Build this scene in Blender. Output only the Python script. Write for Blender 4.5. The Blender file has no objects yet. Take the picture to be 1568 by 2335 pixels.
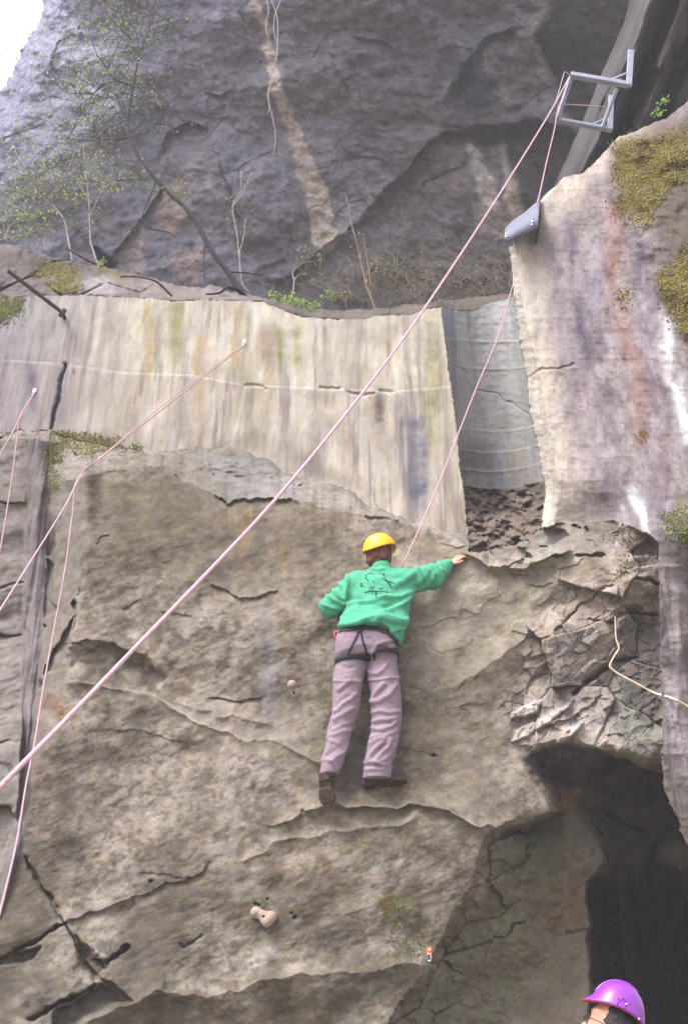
import bpy, bmesh, math, random
import numpy as np
from mathutils import Vector, Matrix
from mathutils.bvhtree import BVHTree
R = math.radians
C = bpy.context.scene.collection
sc = bpy.context.scene
random.seed(7); rng = np.random.default_rng(11)

# ---------------------------------------------------------------- camera, sky, sun, exposure
PITCH = 28.0; CAMZ = 1.6; F = 2270.0; CU, CV = 784.0, 1167.5     # photo measured on a 1568 x 2335 grid
cam = bpy.data.cameras.new('camera'); cam.sensor_fit = 'VERTICAL'; cam.sensor_height = 36.0
cam.lens = 36.0 * F / 2335.0; cam.clip_start = 0.05; cam.clip_end = 500
camo = bpy.data.objects.new('camera', cam); C.objects.link(camo)
camo.location = (0, 0, CAMZ); camo.rotation_euler = (R(90 + PITCH), 0, 0); sc.camera = camo
cp, sp = math.cos(R(PITCH)), math.sin(R(PITCH))

SUN_EL, SUN_AZ = 58.0, 232.0      # azimuth measured from +Y (the cliff) clockwise: behind-left of the camera
w = bpy.data.worlds.new("World"); sc.world = w; w.use_nodes = True
nt = w.node_tree; bg = nt.nodes['Background']
sky = nt.nodes.new('ShaderNodeTexSky'); sky.sky_type = 'NISHITA'; sky.sun_disc = False
sky.sun_elevation = R(SUN_EL); sky.sun_rotation = R(SUN_AZ); sky.dust_density = 4.0; sky.air_density = 1.0; sky.ozone_density = 1.0
hs = nt.nodes.new('ShaderNodeHueSaturation'); hs.inputs['Saturation'].default_value = 0.25
hs.inputs['Value'].default_value = 1.0
tn = nt.nodes.new('ShaderNodeMix'); tn.data_type = 'RGBA'; tn.blend_type = 'MULTIPLY'; tn.inputs[0].default_value = 1.0; tn.inputs[7].default_value = (1.04, .98, 1.02, 1)   # the film's faint mauve cast in the skylight
nt.links.new(sky.outputs[0], hs.inputs['Color']); nt.links.new(hs.outputs[0], tn.inputs[6]); nt.links.new(tn.outputs[2], bg.inputs['Color'])
bg.inputs['Strength'].default_value = 0.15
sl = bpy.data.lights.new('sun', 'SUN'); sl.energy = 1.4; sl.angle = R(22); sl.color = (1.0, 0.98, 0.95)
so = bpy.data.objects.new('sun', sl); C.objects.link(so)
az = R(SUN_AZ); el = R(SUN_EL)
sd = Vector((math.sin(az) * math.cos(el), math.cos(az) * math.cos(el), math.sin(el)))
so.rotation_euler = sd.to_track_quat('Z', 'Y').to_euler(); so.location = (0, -5, 20)
sc.view_settings.view_transform = 'Standard'; sc.view_settings.look = 'None'
sc.view_settings.exposure = 1.62; sc.view_settings.gamma = 1.0
sc.cycles.max_bounces = 5; sc.cycles.diffuse_bounces = 3

# ---------------------------------------------------------------- helpers
def P(u, v, Y):
    """photo point (u, v) at horizontal distance Y -> world (numpy or scalars)"""
    a = (u - CU) / F; b = (CV - v) / F
    k = Y / (cp - b * sp)
    return a * k, Y + 0 * k, CAMZ + (sp + b * cp) * k
def PV(u, v, Y): return Vector(tuple(float(q) for q in P(float(u), float(v), float(Y))))
def proj(x, y, z):
    zz = z - CAMZ; d = y * cp + zz * sp
    return CU + F * x / d, CV - F * (zz * cp - y * sp) / d
def s2l(c):
    c = np.asarray(c, float) / 255.0
    return np.where(c <= 0.04045, c / 12.92, ((c + 0.055) / 1.055) ** 2.4)
def mesh_obj(name, verts, faces, mat=None, parent=None, smooth=True, col=None, **props):
    me = bpy.data.meshes.new(name)
    verts = np.asarray(verts, dtype=np.float32)
    if isinstance(faces, np.ndarray):
        n, k = faces.shape
        me.vertices.add(len(verts)); me.vertices.foreach_set('co', verts.ravel())
        me.loops.add(n * k); me.loops.foreach_set('vertex_index', faces.astype(np.int32).ravel())
        me.polygons.add(n); me.polygons.foreach_set('loop_start', np.arange(0, n * k, k, dtype=np.int32))
        me.update(calc_edges=True); me.validate()
    else:
        me.from_pydata([tuple(map(float, q)) for q in verts], [], faces); me.update()
    if smooth: me.polygons.foreach_set('use_smooth', np.ones(len(me.polygons), dtype=bool))
    if col is not None:
        at = me.color_attributes.new('Col', 'FLOAT_COLOR', 'POINT')
        cc = np.ones((len(verts), 4), np.float32); cc[:, :3] = col; at.data.foreach_set('color', cc.ravel())
    if mat: me.materials.append(mat)
    o = bpy.data.objects.new(name, me); C.objects.link(o)
    if parent: o.parent = parent
    for k_, v_ in props.items(): o[k_] = v_
    return o
def empty(name, loc, label, category, group=None):
    o = bpy.data.objects.new(name, None); C.objects.link(o); o.location = loc; o.empty_display_size = 0.1
    o['label'] = label; o['category'] = category
    if group: o['group'] = group
    return o
def hang(o, parent):            # parent keeping the world position (parents are unrotated empties)
    o.parent = parent; o.matrix_parent_inverse = Matrix.Translation(parent.location).inverted(); return o

VEIL_DENSITY = 0.0042
# ---- noise
def _h(ix, iy, seed):
    h = (ix.astype(np.int64) * 374761393 + iy.astype(np.int64) * 668265263 + seed * 974634777) & 0xffffffff
    h = ((h ^ (h >> 13)) * 1274126177) & 0xffffffff
    return ((h ^ (h >> 16)) & 0xffffff) / float(0xffffff)
def vn(x, y, seed=0):
    ix = np.floor(x); iy = np.floor(y); fx = x - ix; fy = y - iy
    fx = fx * fx * fx * (fx * (fx * 6 - 15) + 10); fy = fy * fy * fy * (fy * (fy * 6 - 15) + 10)
    a = _h(ix, iy, seed); b = _h(ix + 1, iy, seed); c = _h(ix, iy + 1, seed); d = _h(ix + 1, iy + 1, seed)
    return (a + (b - a) * fx) * (1 - fy) + (c + (d - c) * fx) * fy
def fbm(x, y, oct=5, seed=0, rough=0.5):
    s = 0; a = 1.0; t = 0
    for k in range(oct):
        ca, sa = math.cos(0.7 * k + .3), math.sin(0.7 * k + .3)
        s = s + a * (vn((x * ca - y * sa) * 2 ** k + 17.3 * k, (x * sa + y * ca) * 2 ** k + 9.1 * k, seed + k) * 2 - 1); t += a; a *= rough
    return s / t * 1.6
def ridged(x, y, oct=4, seed=0):
    s = 0; a = 1.0; t = 0
    for k in range(oct):
        s = s + a * (1 - np.abs(vn(x * 2 ** k + 5.2 * k, y * 2 ** k + 3.3 * k, seed + k) * 2 - 1) * 2); t += a; a *= .5
    return s / t
def facets(x, y, seed=0, tilt=1.0, jit=.9):
    """each Voronoi cell is a tilted plane: (height, distance-to-border)"""
    ix = np.floor(x); iy = np.floor(y); b1 = np.full(x.shape, 9.0); b2 = np.full(x.shape, 9.0); hh = np.zeros(x.shape)
    for dx in (-1, 0, 1):
        for dy in (-1, 0, 1):
            cx, cy = ix + dx, iy + dy
            px = cx + .5 + jit * (_h(cx, cy, seed) - .5); py = cy + .5 + jit * (_h(cx, cy, seed + 1) - .5)
            d = (x - px) ** 2 + (y - py) ** 2
            val = (_h(cx, cy, seed + 2) - .5) * 1.2 + tilt * ((_h(cx, cy, seed + 3) - .5) * (x - px) + (_h(cx, cy, seed + 4) - .5) * (y - py)) * 2
            near = d < b1
            b2 = np.where(near, b1, np.minimum(b2, d)); hh = np.where(near, val, hh); b1 = np.where(near, d, b1)
    return hh, np.sqrt(b2) - np.sqrt(b1)
def sst(x, a, b):
    t = np.clip((x - a) / (b - a), 0, 1); return t * t * (3 - 2 * t)

# ---------------------------------------------------------------- materials
def newmat(name):
    m = bpy.data.materials.new(name); m.use_nodes = True; n = m.node_tree; return m, n, n.nodes['Principled BSDF']
def simple(name, rgb, rough=0.7, metal=0.0, var=0.12, scale=30.0, bump=0.0, bscale=80.0, spec=0.3, stretch=(1, 1, 1)):
    m, n, b = newmat(name); c = s2l(rgb)
    tc = n.nodes.new('ShaderNodeTexCoord'); mp = n.nodes.new('ShaderNodeMapping'); mp.inputs['Scale'].default_value = stretch
    n.links.new(tc.outputs['Object'], mp.inputs[0])
    nz = n.nodes.new('ShaderNodeTexNoise'); nz.inputs['Scale'].default_value = scale; nz.inputs['Detail'].default_value = 5
    n.links.new(mp.outputs[0], nz.inputs['Vector'])
    mx = n.nodes.new('ShaderNodeMix'); mx.data_type = 'RGBA'
    mx.inputs[6].default_value = (*[max(0, q * (1 - var)) for q in c], 1); mx.inputs[7].default_value = (*[min(1, q * (1 + var)) for q in c], 1)
    rp = n.nodes.new('ShaderNodeMapRange'); rp.inputs[1].default_value = .35; rp.inputs[2].default_value = .65
    n.links.new(nz.outputs[0], rp.inputs[0]); n.links.new(rp.outputs[0], mx.inputs[0]); n.links.new(mx.outputs[2], b.inputs['Base Color'])
    b.inputs['Roughness'].default_value = rough; b.inputs['Metallic'].default_value = metal; b.inputs['Specular IOR Level'].default_value = spec
    if bump:
        n2 = n.nodes.new('ShaderNodeTexNoise'); n2.inputs['Scale'].default_value = bscale; n2.inputs['Detail'].default_value = 4
        n.links.new(mp.outputs[0], n2.inputs['Vector'])
        bp = n.nodes.new('ShaderNodeBump'); bp.inputs['Strength'].default_value = bump; bp.inputs['Distance'].default_value = 0.01
        n.links.new(n2.outputs[0], bp.inputs['Height']); n.links.new(bp.outputs[0], b.inputs['Normal'])
    return m
def rockmat(name, mottle=0.35, bump=0.6, scale=1.0, streak=False, dist=0.02):
    m, n, b = newmat(name); L = n.links.new; N = n.nodes.new
    at = N('ShaderNodeAttribute'); at.attribute_name = 'Col'
    tc = N('ShaderNodeTexCoord'); mp = N('ShaderNodeMapping')
    if streak: mp.inputs['Scale'].default_value = (1, 1, 0.25)
    L(tc.outputs['Object'], mp.inputs[0])
    def noise(sc_, det, rough=.6, vec=None):
        q = N('ShaderNodeTexNoise'); q.inputs['Scale'].default_value = sc_ * scale; q.inputs['Detail'].default_value = det; q.inputs['Roughness'].default_value = rough
        L(vec or mp.outputs[0], q.inputs['Vector']); return q.outputs[0]
    def mrange(src, a, b_, c, d):
        q = N('ShaderNodeMapRange'); q.inputs[1].default_value = a; q.inputs[2].default_value = b_; q.inputs[3].default_value = c; q.inputs[4].default_value = d; L(src, q.inputs[0]); return q.outputs[0]
    a1 = mrange(noise(9, 8, .7), .3, .7, 1 - mottle, 1 + mottle)
    a2 = mrange(noise(150, 5, .8, tc.outputs['Object']), .32, .68, 1 - mottle * 1.25, 1 + mottle * 1.25)
    mu = N('ShaderNodeMath'); mu.operation = 'MULTIPLY'; L(a1, mu.inputs[0]); L(a2, mu.inputs[1])
    vm = N('ShaderNodeVectorMath'); vm.operation = 'SCALE'; L(at.outputs['Color'], vm.inputs[0]); L(mu.outputs[0], vm.inputs['Scale'])
    hz = N('ShaderNodeHueSaturation'); L(vm.outputs[0], hz.inputs['Color'])
    L(mrange(noise(22, 3, .6, tc.outputs['Object']), .3, .7, .455, .545), hz.inputs['Hue'])
    L(mrange(noise(14, 3),   .3, .7, .6, 1.45), hz.inputs['Saturation'])
    L(hz.outputs[0], b.inputs['Base Color'])
    b.inputs['Roughness'].default_value = .93; b.inputs['Specular IOR Level'].default_value = .15
    h1 = noise(25, 9, .72); h2 = noise(120, 3, .7, tc.outputs['Object'])
    ad = N('ShaderNodeMath'); ad.operation = 'MULTIPLY_ADD'; L(h2, ad.inputs[0]); ad.inputs[1].default_value = .22; L(h1, ad.inputs[2])
    bp = N('ShaderNodeBump'); bp.inputs['Strength'].default_value = bump; bp.inputs['Distance'].default_value = dist
    L(ad.outputs[0], bp.inputs['Height']); L(bp.outputs[0], b.inputs['Normal'])
    return m

# ---------------------------------------------------------------- rock masses: depth and colour worked out on one fine grid
ST = 2.0
us = np.arange(-140, 1712, ST); vs = np.arange(-110, 2462, ST)
U, V = np.meshgrid(us, vs); NV, NU = U.shape
def bb(pts, pad):
    a = np.asarray(pts, float); u0, v0 = a.min(0) - pad; u1, v1 = a.max(0) + pad
    i0 = max(0, int((v0 - vs[0]) / ST)); i1 = min(NV, int((v1 - vs[0]) / ST) + 2); j0 = max(0, int((u0 - us[0]) / ST)); j1 = min(NU, int((u1 - us[0]) / ST) + 2)
    return slice(i0, max(i0, i1)), slice(j0, max(j0, j1))
WU = U + 7 * fbm(U / 40, V / 40, 4, 91); WV = V + 7 * fbm(U / 40, V / 40, 4, 95)     # ragged coordinates
def dline(pts, pad=60, rag=True):
    s = bb(pts, pad); D = np.full(U.shape, 1e3); x = (WU if rag else U)[s]; y = (WV if rag else V)[s]; d = np.full(x.shape, 1e3)
    for (a, b), (c, e) in zip(pts[:-1], pts[1:]):
        dx, dy = c - a, e - b; t = np.clip(((x - a) * dx + (y - b) * dy) / (dx * dx + dy * dy + 1e-9), 0, 1)
        d = np.minimum(d, np.hypot(x - a - t * dx, y - b - t * dy))
    D[s] = d; return D
def spoly(pts, pad=60, rag=True):
    """signed distance, positive inside"""
    s = bb(pts, pad); D = np.full(U.shape, -1e3); x = (WU if rag else U)[s]; y = (WV if rag else V)[s]
    d = np.full(x.shape, 1e3); ins = np.zeros(x.shape, bool); n = len(pts)
    for k in range(n):
        (a, b), (c, e) = pts[k], pts[(k + 1) % n]; dx, dy = c - a, e - b
        t = np.clip(((x - a) * dx + (y - b) * dy) / (dx * dx + dy * dy + 1e-9), 0, 1); d = np.minimum(d, np.hypot(x - a - t * dx, y - b - t * dy))
        if b != e:
            cr = ((b > y) != (e > y)) & (x < (c - a) * (y - b) / (e - b) + a); ins ^= cr
    D[s] = np.where(ins, d, -d); return D
def pm(pts, soft=10, rag=True): return sst(spoly(pts, max(30, soft * 2), rag), -soft, soft)
def fl(pts): a = np.array(pts, float); return lambda q: np.interp(q, a[:, 0], a[:, 1])
def fv(pts): a = np.array(pts, float); return lambda q: np.interp(q, a[:, 1], a[:, 0])    # u as function of v
GAIN = 0.45
def mixc(Cc, m, rgb, k=1.0):
    g_ = sum(rgb) / 3.0; c = s2l([g_ + (q_ - g_) * .88 for q_ in rgb]) * GAIN * k; Cc += (c - Cc) * np.clip(m, 0, 1)[..., None]
def base(rgb): return np.ones(U.shape + (3,)) * s2l(rgb) * GAIN
# ---- wall-plane metres, for noise
X0, _, Z0 = P(U, V, 7.0)
rot = lambda a: (X0 * math.cos(a) + Z0 * math.sin(a), -X0 * math.sin(a) + Z0 * math.cos(a))
XA, ZA = rot(R(22))       # bedding rises to the right
XB, ZB = rot(R(-18))

# ================= FRONT ROCK MASS =================
yl = fl([(800, 7.5), (1100, 7.28), (1200, 7.2), (1500, 7.02), (1800, 6.85), (2335, 6.5), (2480, 6.4)])
YL = yl(V)
big = fbm(X0 * .9, Z0 * .9, 4, 3); med = fbm(XA * 1.6, ZA * 4.5, 5, 21, .6); fine = fbm(XA * 7, ZA * 13, 4, 33, .65); pit = ridged(X0 * 9, Z0 * 9, 3, 41)
YF = YL - .15 * big - .012 * med - .005 * fine - .003 * pit

# left set-back and its groove
eL = fv([(212, 1075), (203, 1300), (163, 1550), (150, 1600), (110, 1700), (78, 1800), (60, 1870), (50, 1960), (10, 2080), (-40, 2200), (-200, 2335)])
dl = WU * .3 + U * .7 - eL(V)
face_l = 1 - sst(dl, -110, 0)
fade_l = 1 - sst(V, 1960, 2120)
YF += .42 * face_l * fade_l
holes, hb = facets(X0 * 5 + .3 * fbm(X0 * 5, Z0 * 5, 3, 7), Z0 * 2.2, 51)
s_l = fv([(64, 985), (62, 1200), (56, 1500), (50, 1800), (30, 1920), (-10, 2080), (-60, 2200)])(V); s_r = fv([(112, 985), (104, 1300), (92, 1500), (74, 1700), (64, 1850), (46, 1950), (8, 2080), (-40, 2200)])(V)
SU = U + .4 * (WU - U)
strip = sst(SU - s_l, -4, 4) * (1 - sst(SU - s_r, -6, 6)) * sst(V, 985, 1000)         # smooth flute
fl_n = fbm(X0 * 22, Z0 * .8, 3, 61)
YF = np.where(strip > 0, YF * (1 - strip) + strip * (YL + .42 * (1 - sst(V, 1700, 1950)) - .12 * big - .03 * fl_n - .08 * np.sin(np.clip((SU - s_l) / np.maximum(s_r - s_l, 5), 0, 1) * math.pi)), YF)
inner = sst(SU - s_r, 0, 8) * (1 - sst(dl, -22, -8)) * sst(V, 1150, 1280) * fade_l * (1 - sst(V, 1700, 1800))
YF += inner * (.09 * (holes > .25) * sst(hb, .02, .12))
far_l = 1 - sst(SU - s_l, -8, 0)
blk, blb = facets(X0 * 1.1 + .15 * med, Z0 * 1.7 + .2 * fbm(X0 * 2, Z0 * 2, 3, 71), 77, 1.0)
YF += far_l * fade_l * (.05 + .22 * blk + .03 * fbm(X0 * 3, Z0 * 3, 4, 79) + .04 * (1 - sst(blb, 0, .06)))

# sawn wall and the sloping ledge under it
E2 = fl([(-140, 985), (60, 985), (112, 980), (125, 983), (180, 1000), (250, 1018), (350, 1035), (420, 1025), (520, 1018), (560, 1028), (610, 1052), (640, 1070), (700, 1090), (780, 1110), (860, 1160), (940, 1190), (1062, 1222), (1078, 1224), (1079, -500)])
E1 = fl([(-140, 1000), (60, 1000), (112, 1003), (120, 1060), (150, 1095), (213, 1078), (280, 1070), (350, 1066), (400, 1080), (440, 1101), (480, 1123), (520, 1146), (560, 1136), (620, 1137), (700, 1145), (784, 1165), (884, 1182), (980, 1205), (1062, 1246), (1100, 1270)])
e2 = E2(U) + 5 * fbm(U / 30, V / 200, 3, 101); e1 = E1(U) + 5 * fbm(U / 22, V / 200, 4, 103)
XS, _, ZS = P(U, V, 8.1)
joint = fl([(-140, 815), (0, 820), (145, 830), (280, 850), (430, 855), (560, 878), (775, 888), (894, 893), (1050, 880)])
YS = 8.1 - .012 * fbm(XS * 1.3, ZS * 1.3, 4, 111) - .006 * fbm(XS * 8, ZS * 3, 4, 113) - .008 * sst(V - joint(U), -3, 3)
for pts in ([(560, 882), (605, 884)], [(728, 887), (775, 889)], [(794, 898), (849, 897)], [(864, 892), (892, 895)]):
    YS += .022 * np.exp(-(dline(pts) / 3.2) ** 2)
YS += .003 * np.exp(-((V - joint(U) + 3 * fbm(U / 20, V / 20, 3, 5)) / 2.2) ** 2)
YS += .09 * np.exp(-(dline([(146, 830), (137, 880), (124, 940), (116, 985)]) / 4) ** 2)
t = np.clip((V - e2) / np.maximum(e1 - e2, 4), 0, 1)
stair = np.floor(t * 3 + .6 * fbm(U / 60, V / 30, 3, 115)) / 3
YLE = 8.1 + (YF + .19 * sst(U, 190, 240) * (1 - sst(U, 980, 1080)) - 8.1) * (t * .75 + .25 * np.clip(stair, 0, 1)) + .03 * fbm(U / 40, V / 12, 4, 117) * np.sin(np.clip(t, 0, 1) * math.pi)
under = (.045 * np.exp(-np.clip(V - e1, 0, 400) / 45.0) + .20 * np.exp(-np.clip(V - e1, 0, 900) / 150.0)) * sst(U, 190, 240) * (1 - sst(U, 980, 1080))
YFR = np.where(V < e2, YS, np.where(V < e1, YLE, YF + under))

# ---- shape of the main face: hollows, roofs, lips, cracks
def hollow(pts, amp, soft):     # overhung hollow: deepest just inside its upper edge
    global YFR; YFR = YFR + amp * pm(pts, soft)
def crack(pts, wd, amp, rag=True):
    global YFR; wv = .45 + .9 * vn(U / 16, V / 16, 77); YFR = YFR + amp * (.35 + .8 * vn(U / 24, V / 24, 78)) * np.exp(-(dline(pts, rag=rag) / (wd * wv)) ** 2)
def lip(pts, amp, up=14, down=40, ends=15):
    """lip along a left-to-right line: rock bulges out above it and is undercut below it"""
    global YFR
    a = np.array(pts, float); f = np.interp(WU, a[:, 0], a[:, 1]); win = sst(WU, a[0, 0] - ends, a[0, 0] + ends) * (1 - sst(WU, a[-1, 0] - ends, a[-1, 0] + ends))
    d = WV - f; amp = amp * .27
    YFR = YFR + win * np.where(d > 0, amp * np.exp(-d / down), -amp * .45 * np.exp(d / up))
def sill(pts, amp, up=40, down=14, ends=15):
    """edge whose upper side slopes back (catches the light)"""
    global YFR
    a = np.array(pts, float); f = np.interp(WU, a[:, 0], a[:, 1]); win = sst(WU, a[0, 0] - ends, a[0, 0] + ends) * (1 - sst(WU, a[-1, 0] - ends, a[-1, 0] + ends))
    d = WV - f
    YFR = YFR + win * np.where(d > 0, -amp * np.exp(-d / down), amp * (1 - np.exp(d / up)) * np.exp(d / (3 * up)) - amp * np.exp(d / up))
lip([(165, 1462), (250, 1467), (320, 1492), (372, 1545)], .13, 60, 60, 25)
hollow([(160, 1480), (250, 1475), (330, 1505), (372, 1550), (350, 1580), (300, 1572), (240, 1543), (165, 1520)], .10, 14)
sill([(158, 1556), (240, 1567), (350, 1586), (390, 1611), (450, 1650), (500, 1667), (550, 1687), (625, 1692), (700, 1722), (732, 1742)], .035, 30, 8)
lip([(485, 1330), (515, 1348), (550, 1366), (600, 1357), (634, 1354)], .09, 30, 30, 6)
lip([(480, 1594), (520, 1600), (565, 1598), (600, 1590)], .07, 30, 25)
sill([(380, 1590), (430, 1612), (560, 1640), (620, 1650)], .05, 30, 14)
lip([(278, 1388), (300, 1380), (322, 1368)], .05, 20, 16, 4)
crack([(220, 1240), (232, 1228), (250, 1218)], 2.5, .03)
lip([(360, 1390), (400, 1398), (440, 1412)], .04, 25, 25)
lip([(250, 1660), (330, 1668), (420, 1690)], .03, 25, 25)
# ledge the climber stands on
sill([(640, 1880), (700, 1850), (768, 1834), (830, 1836), (900, 1836), (1000, 1846), (1060, 1868), (1120, 1890)], .06, 34, 6, 60)
lip([(765, 1838), (830, 1840), (930, 1839), (1000, 1848), (1060, 1870), (1124, 1889), (1205, 1874)], .07, 10, 30)
hollow([(768, 1700), (800, 1655), (832, 1700), (850, 1790), (812, 1822), (775, 1832)], .06, 14)
sill([(560, 1960), (640, 1915), (784, 1894), (920, 1878), (980, 1845)], .03, 20, 12)
lip([(900, 1700), (980, 1722), (1010, 1718)], .02, 10, 14)
# bedding edges below
lip([(160, 2098), (200, 2084), (260, 2064), (305, 2044)], .09, 30, 40, 6)
lip([(305, 2044), (360, 2024), (425, 2003), (480, 1968)], .07, 22, 34)
lip([(320, 1995), (345, 1990), (400, 1998), (430, 1996)], .03, 10, 10)
for p_ in ([(60, 1953), (85, 2003), (120, 2053), (145, 2098), (160, 2128), (185, 2178), (215, 2218), (235, 2233), (280, 2268), (300, 2283)],):
    crack(p_, 4.5, .09)
crack([(155, 2108), (130, 2120), (80, 2145), (45, 2170), (0, 2185), (-60, 2200)], 4, .13)
crack([(290, 2153), (270, 2173), (235, 2198), (222, 2190)], 5, .16)
hollow([(175, 2140), (235, 2205), (215, 2235), (188, 2195)], .12, 8)
crack([(215, 2243), (185, 2263), (120, 2298), (60, 2330)], 5, .16)
hollow([(200, 2262), (235, 2240), (292, 2282), (240, 2310), (190, 2330), (120, 2345), (130, 2305)], .15, 10)
hollow([(-140, 2200), (45, 2180), (90, 2158), (75, 2190), (0, 2200), (-140, 2220)], .10, 6)
crack([(465 / 1, 2130), (425, 2155), (415, 2150)], 2.5, .03)
sill([(175, 2338), (235, 2322), (280, 2298), (320, 2272), (370, 2252), (395, 2260), (475, 2273), (550, 2258), (600, 2236), (650, 2228), (784, 2216), (884, 2204), (969, 2195)], .12, 26, 60, 10)
lip([(340, 2278), (365, 2264), (392, 2258)], .05, 10, 14, 4)
for k in range(9):      # short diagonal bedding nicks over the lower face
    u_ = random.uniform(140, 960); v_ = random.uniform(1720, 2240); L_ = random.uniform(25, 80)
    lip([(u_, v_), (u_ + L_ / 2, v_ - L_ * random.uniform(-.05, .22)), (u_ + L_, v_ - L_ * random.uniform(0, .35))], random.uniform(.005, .018), 14, random.uniform(10, 24), 8)
for k in range(5):
    u_ = random.uniform(230, 740); v_ = random.uniform(1180, 1650); L_ = random.uniform(20, 70)
    lip([(u_, v_), (u_ + L_ / 2, v_ + L_ * random.uniform(-.2, .2)), (u_ + L_, v_ + L_ * random.uniform(-.25, .3))], random.uniform(.006, .020), 14, random.uniform(10, 24), 8)
for (u_, v_, r_) in ((1003 / 1 - 18, 1722, 3), (990, 1722, 3), (583, 2061, 3), (590, 2064, 2.5), (672, 2092, 4), (665, 2082, 2.5), (610, 2050, 2), (690, 1850, 4), (345, 2010, 4)):
    YFR += .05 * np.exp(-((U - u_) ** 2 + (V - v_) ** 2) / r_ ** 2)

# slab right of the climber, under the pillar: blocky, sloping back
rz = pm([(1000, 1225), (1110, 1255), (1200, 1236), (1240, 1200), (1480, 1215), (1500, 1240), (1400, 1400), (1250, 1420), (1150, 1560), (1050, 1700), (960, 1700), (940, 1400)], 40)
fb, fbb = facets(XA * 3.2 + .3 * med, ZA * 4.5 + .3 * fbm(X0 * 4, Z0 * 4, 3, 120), 123, 1.1)
YFR += rz * (.012 * fb)
YFR -= .45 * sst(U, 1230, 1460) * sst(V, 1000, 1100) * (1 - sst(V, 1250, 1720))
sill([(1062, 1262), (1110, 1290), (1180, 1292), (1300, 1255)], .10, 20, 8)
lip([(1112, 1288), (1140, 1292), (1180, 1280), (1196, 1268)], .12, 18, 14, 4)
lip([(1158, 1303), (1180, 1308), (1204, 1303)], .07, 10, 10, 4)
lip([(1205, 1330), (1230, 1332), (1260, 1325)], .05, 14, 12, 4)
sill([(1040, 1560), (1090, 1530), (1160, 1480)], .05, 30, 20)
lip([(1060, 1245), (1040, 1250), (1000, 1238)][::-1], .05, 12, 10)
# broken corner
bz = pm([(1165, 1500), (1220, 1410), (1290, 1330), (1380, 1290), (1420, 1210), (1505, 1200), (1525, 1330), (1532, 1530), (1512, 1735), (1440, 1735), (1380, 1720), (1300, 1690), (1180, 1690), (1160, 1600)], 32)
wx = X0 + .02 * fbm(X0 * 5, Z0 * 5, 3, 131); wz = Z0 + .02 * fbm(X0 * 5, Z0 * 5, 3, 132)
g1, g1b = facets(wx * 1.5 + wz * .9, wz * 2.0 - wx * 1.1, 137, 1.3); g2, g2b = facets(wx * 6 + wz * 2, wz * 7 - wx * 4, 141, 1.2); g3, g3b = facets(wx * 15, wz * 17 - wx * 6, 145, 1.2)
YFR += bz * sst(V, 1235, 1390) * (.03 + .19 * g1 + .03 * g2 + .015 * g3 + .01 * (1 - sst(g2b, 0, .05)) + .025 * (1 - sst(g1b, 0, .03)))
for pts, s_ in (([(1166, 1625), (1190, 1610), (1228, 1592), (1232, 1605), (1228, 1622), (1200, 1636), (1168, 1646)], 4), ([(1170, 1692), (1178, 1672), (1230, 1640), (1300, 1610), (1296, 1622), (1228, 1668), (1200, 1690)], 4),
                ([(1268, 1700), (1282, 1672), (1318, 1645), (1330, 1646), (1300, 1690), (1284, 1705)], 4)):
    YFR -= .06 * pm(pts, s_)
lip([(1166, 1648), (1200, 1640), (1230, 1625)], .10, 8, 14, 3)
lip([(1225, 1672), (1290, 1640), (1330, 1620), (1360, 1600)], .10, 8, 16, 3)
crack([(1390, 1418), (1420, 1400), (1450, 1395), (1500, 1400)], 4, .12); crack([(1502, 1330), (1480, 1322), (1450, 1315)], 3, .12)
crack([(1284, 1420), (1330, 1375), (1395, 1330)], 3, .08); crack([(1310, 1580), (1350, 1545), (1400, 1510), (1450, 1500)], 4, .12)
# dark roof of the little cave, and the face that falls back under it
roof_t = fl([(1150, 1700), (1169, 1698), (1220, 1700), (1264, 1692), (1304, 1682), (1350, 1700), (1384, 1722), (1444, 1740), (1509, 1765), (1600, 1780)])
roof_b = fl([(1150, 1770), (1174, 1770), (1234, 1792), (1334, 1802), (1389, 1770), (1420, 1742), (1509, 1768), (1600, 1783)])
ru = sst(WU - fv([(1150, 1680), (1180, 1720), (1205, 1765), (1235, 1800), (1255, 1850), (1130, 1900), (1100, 1960)])(V), -5, 45); r_fade = 1 - sst(V, 1840, 1960)
tr = np.clip((WV - roof_t(WU)) / np.maximum(roof_b(WU) - roof_t(WU), 3), 0, 1)
g4 = fbm(X0 * 10, Z0 * 14, 4, 151)
YFR += ru * tr * r_fade * (.60 + .10 * g4 * (1 - tr))
# arete on the right of the main face; beyond it the rock turns away into the cave
ea = fv([(1250, 1820), (1119, 1893), (1084, 1963), (1079, 2003), (1034, 2073), (1004, 2138), (979, 2193), (930, 2260), (880, 2335), (800, 2480)])
de = WU - ea(V) - 6 * fbm(U / 14, V / 14, 3, 161)
turn = np.clip(de / 260, 0, 1) * (1 - r_fade)
jag, jb = facets(X0 * 4 + .2 * med, Z0 * 5 - X0 * 2, 163, 1.2)
YCV = .60 * turn ** .8 + (.05 * jag + .03 * (1 - sst(jb, 0, .06))) * sst(de, 0, 10) * (1 - sst(de, 90, 150)) * sst(V, 1850, 1900)
YFR += YCV
YFR += .012 * sst(de, 0, 6) * sst(V, 1850, 1900)
lip([(1150, 1960), (1190, 1985), (1204, 1960)], .05, 10, 12, 4); crack([(1130, 2140), (1154, 2138), (1166, 2108), (1190, 2096)], 3, .06)
crack([(1175, 1985), (1204, 1952)], 3, .05); crack([(1290, 2128), (1340, 2120)], 2.5, .05)
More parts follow.
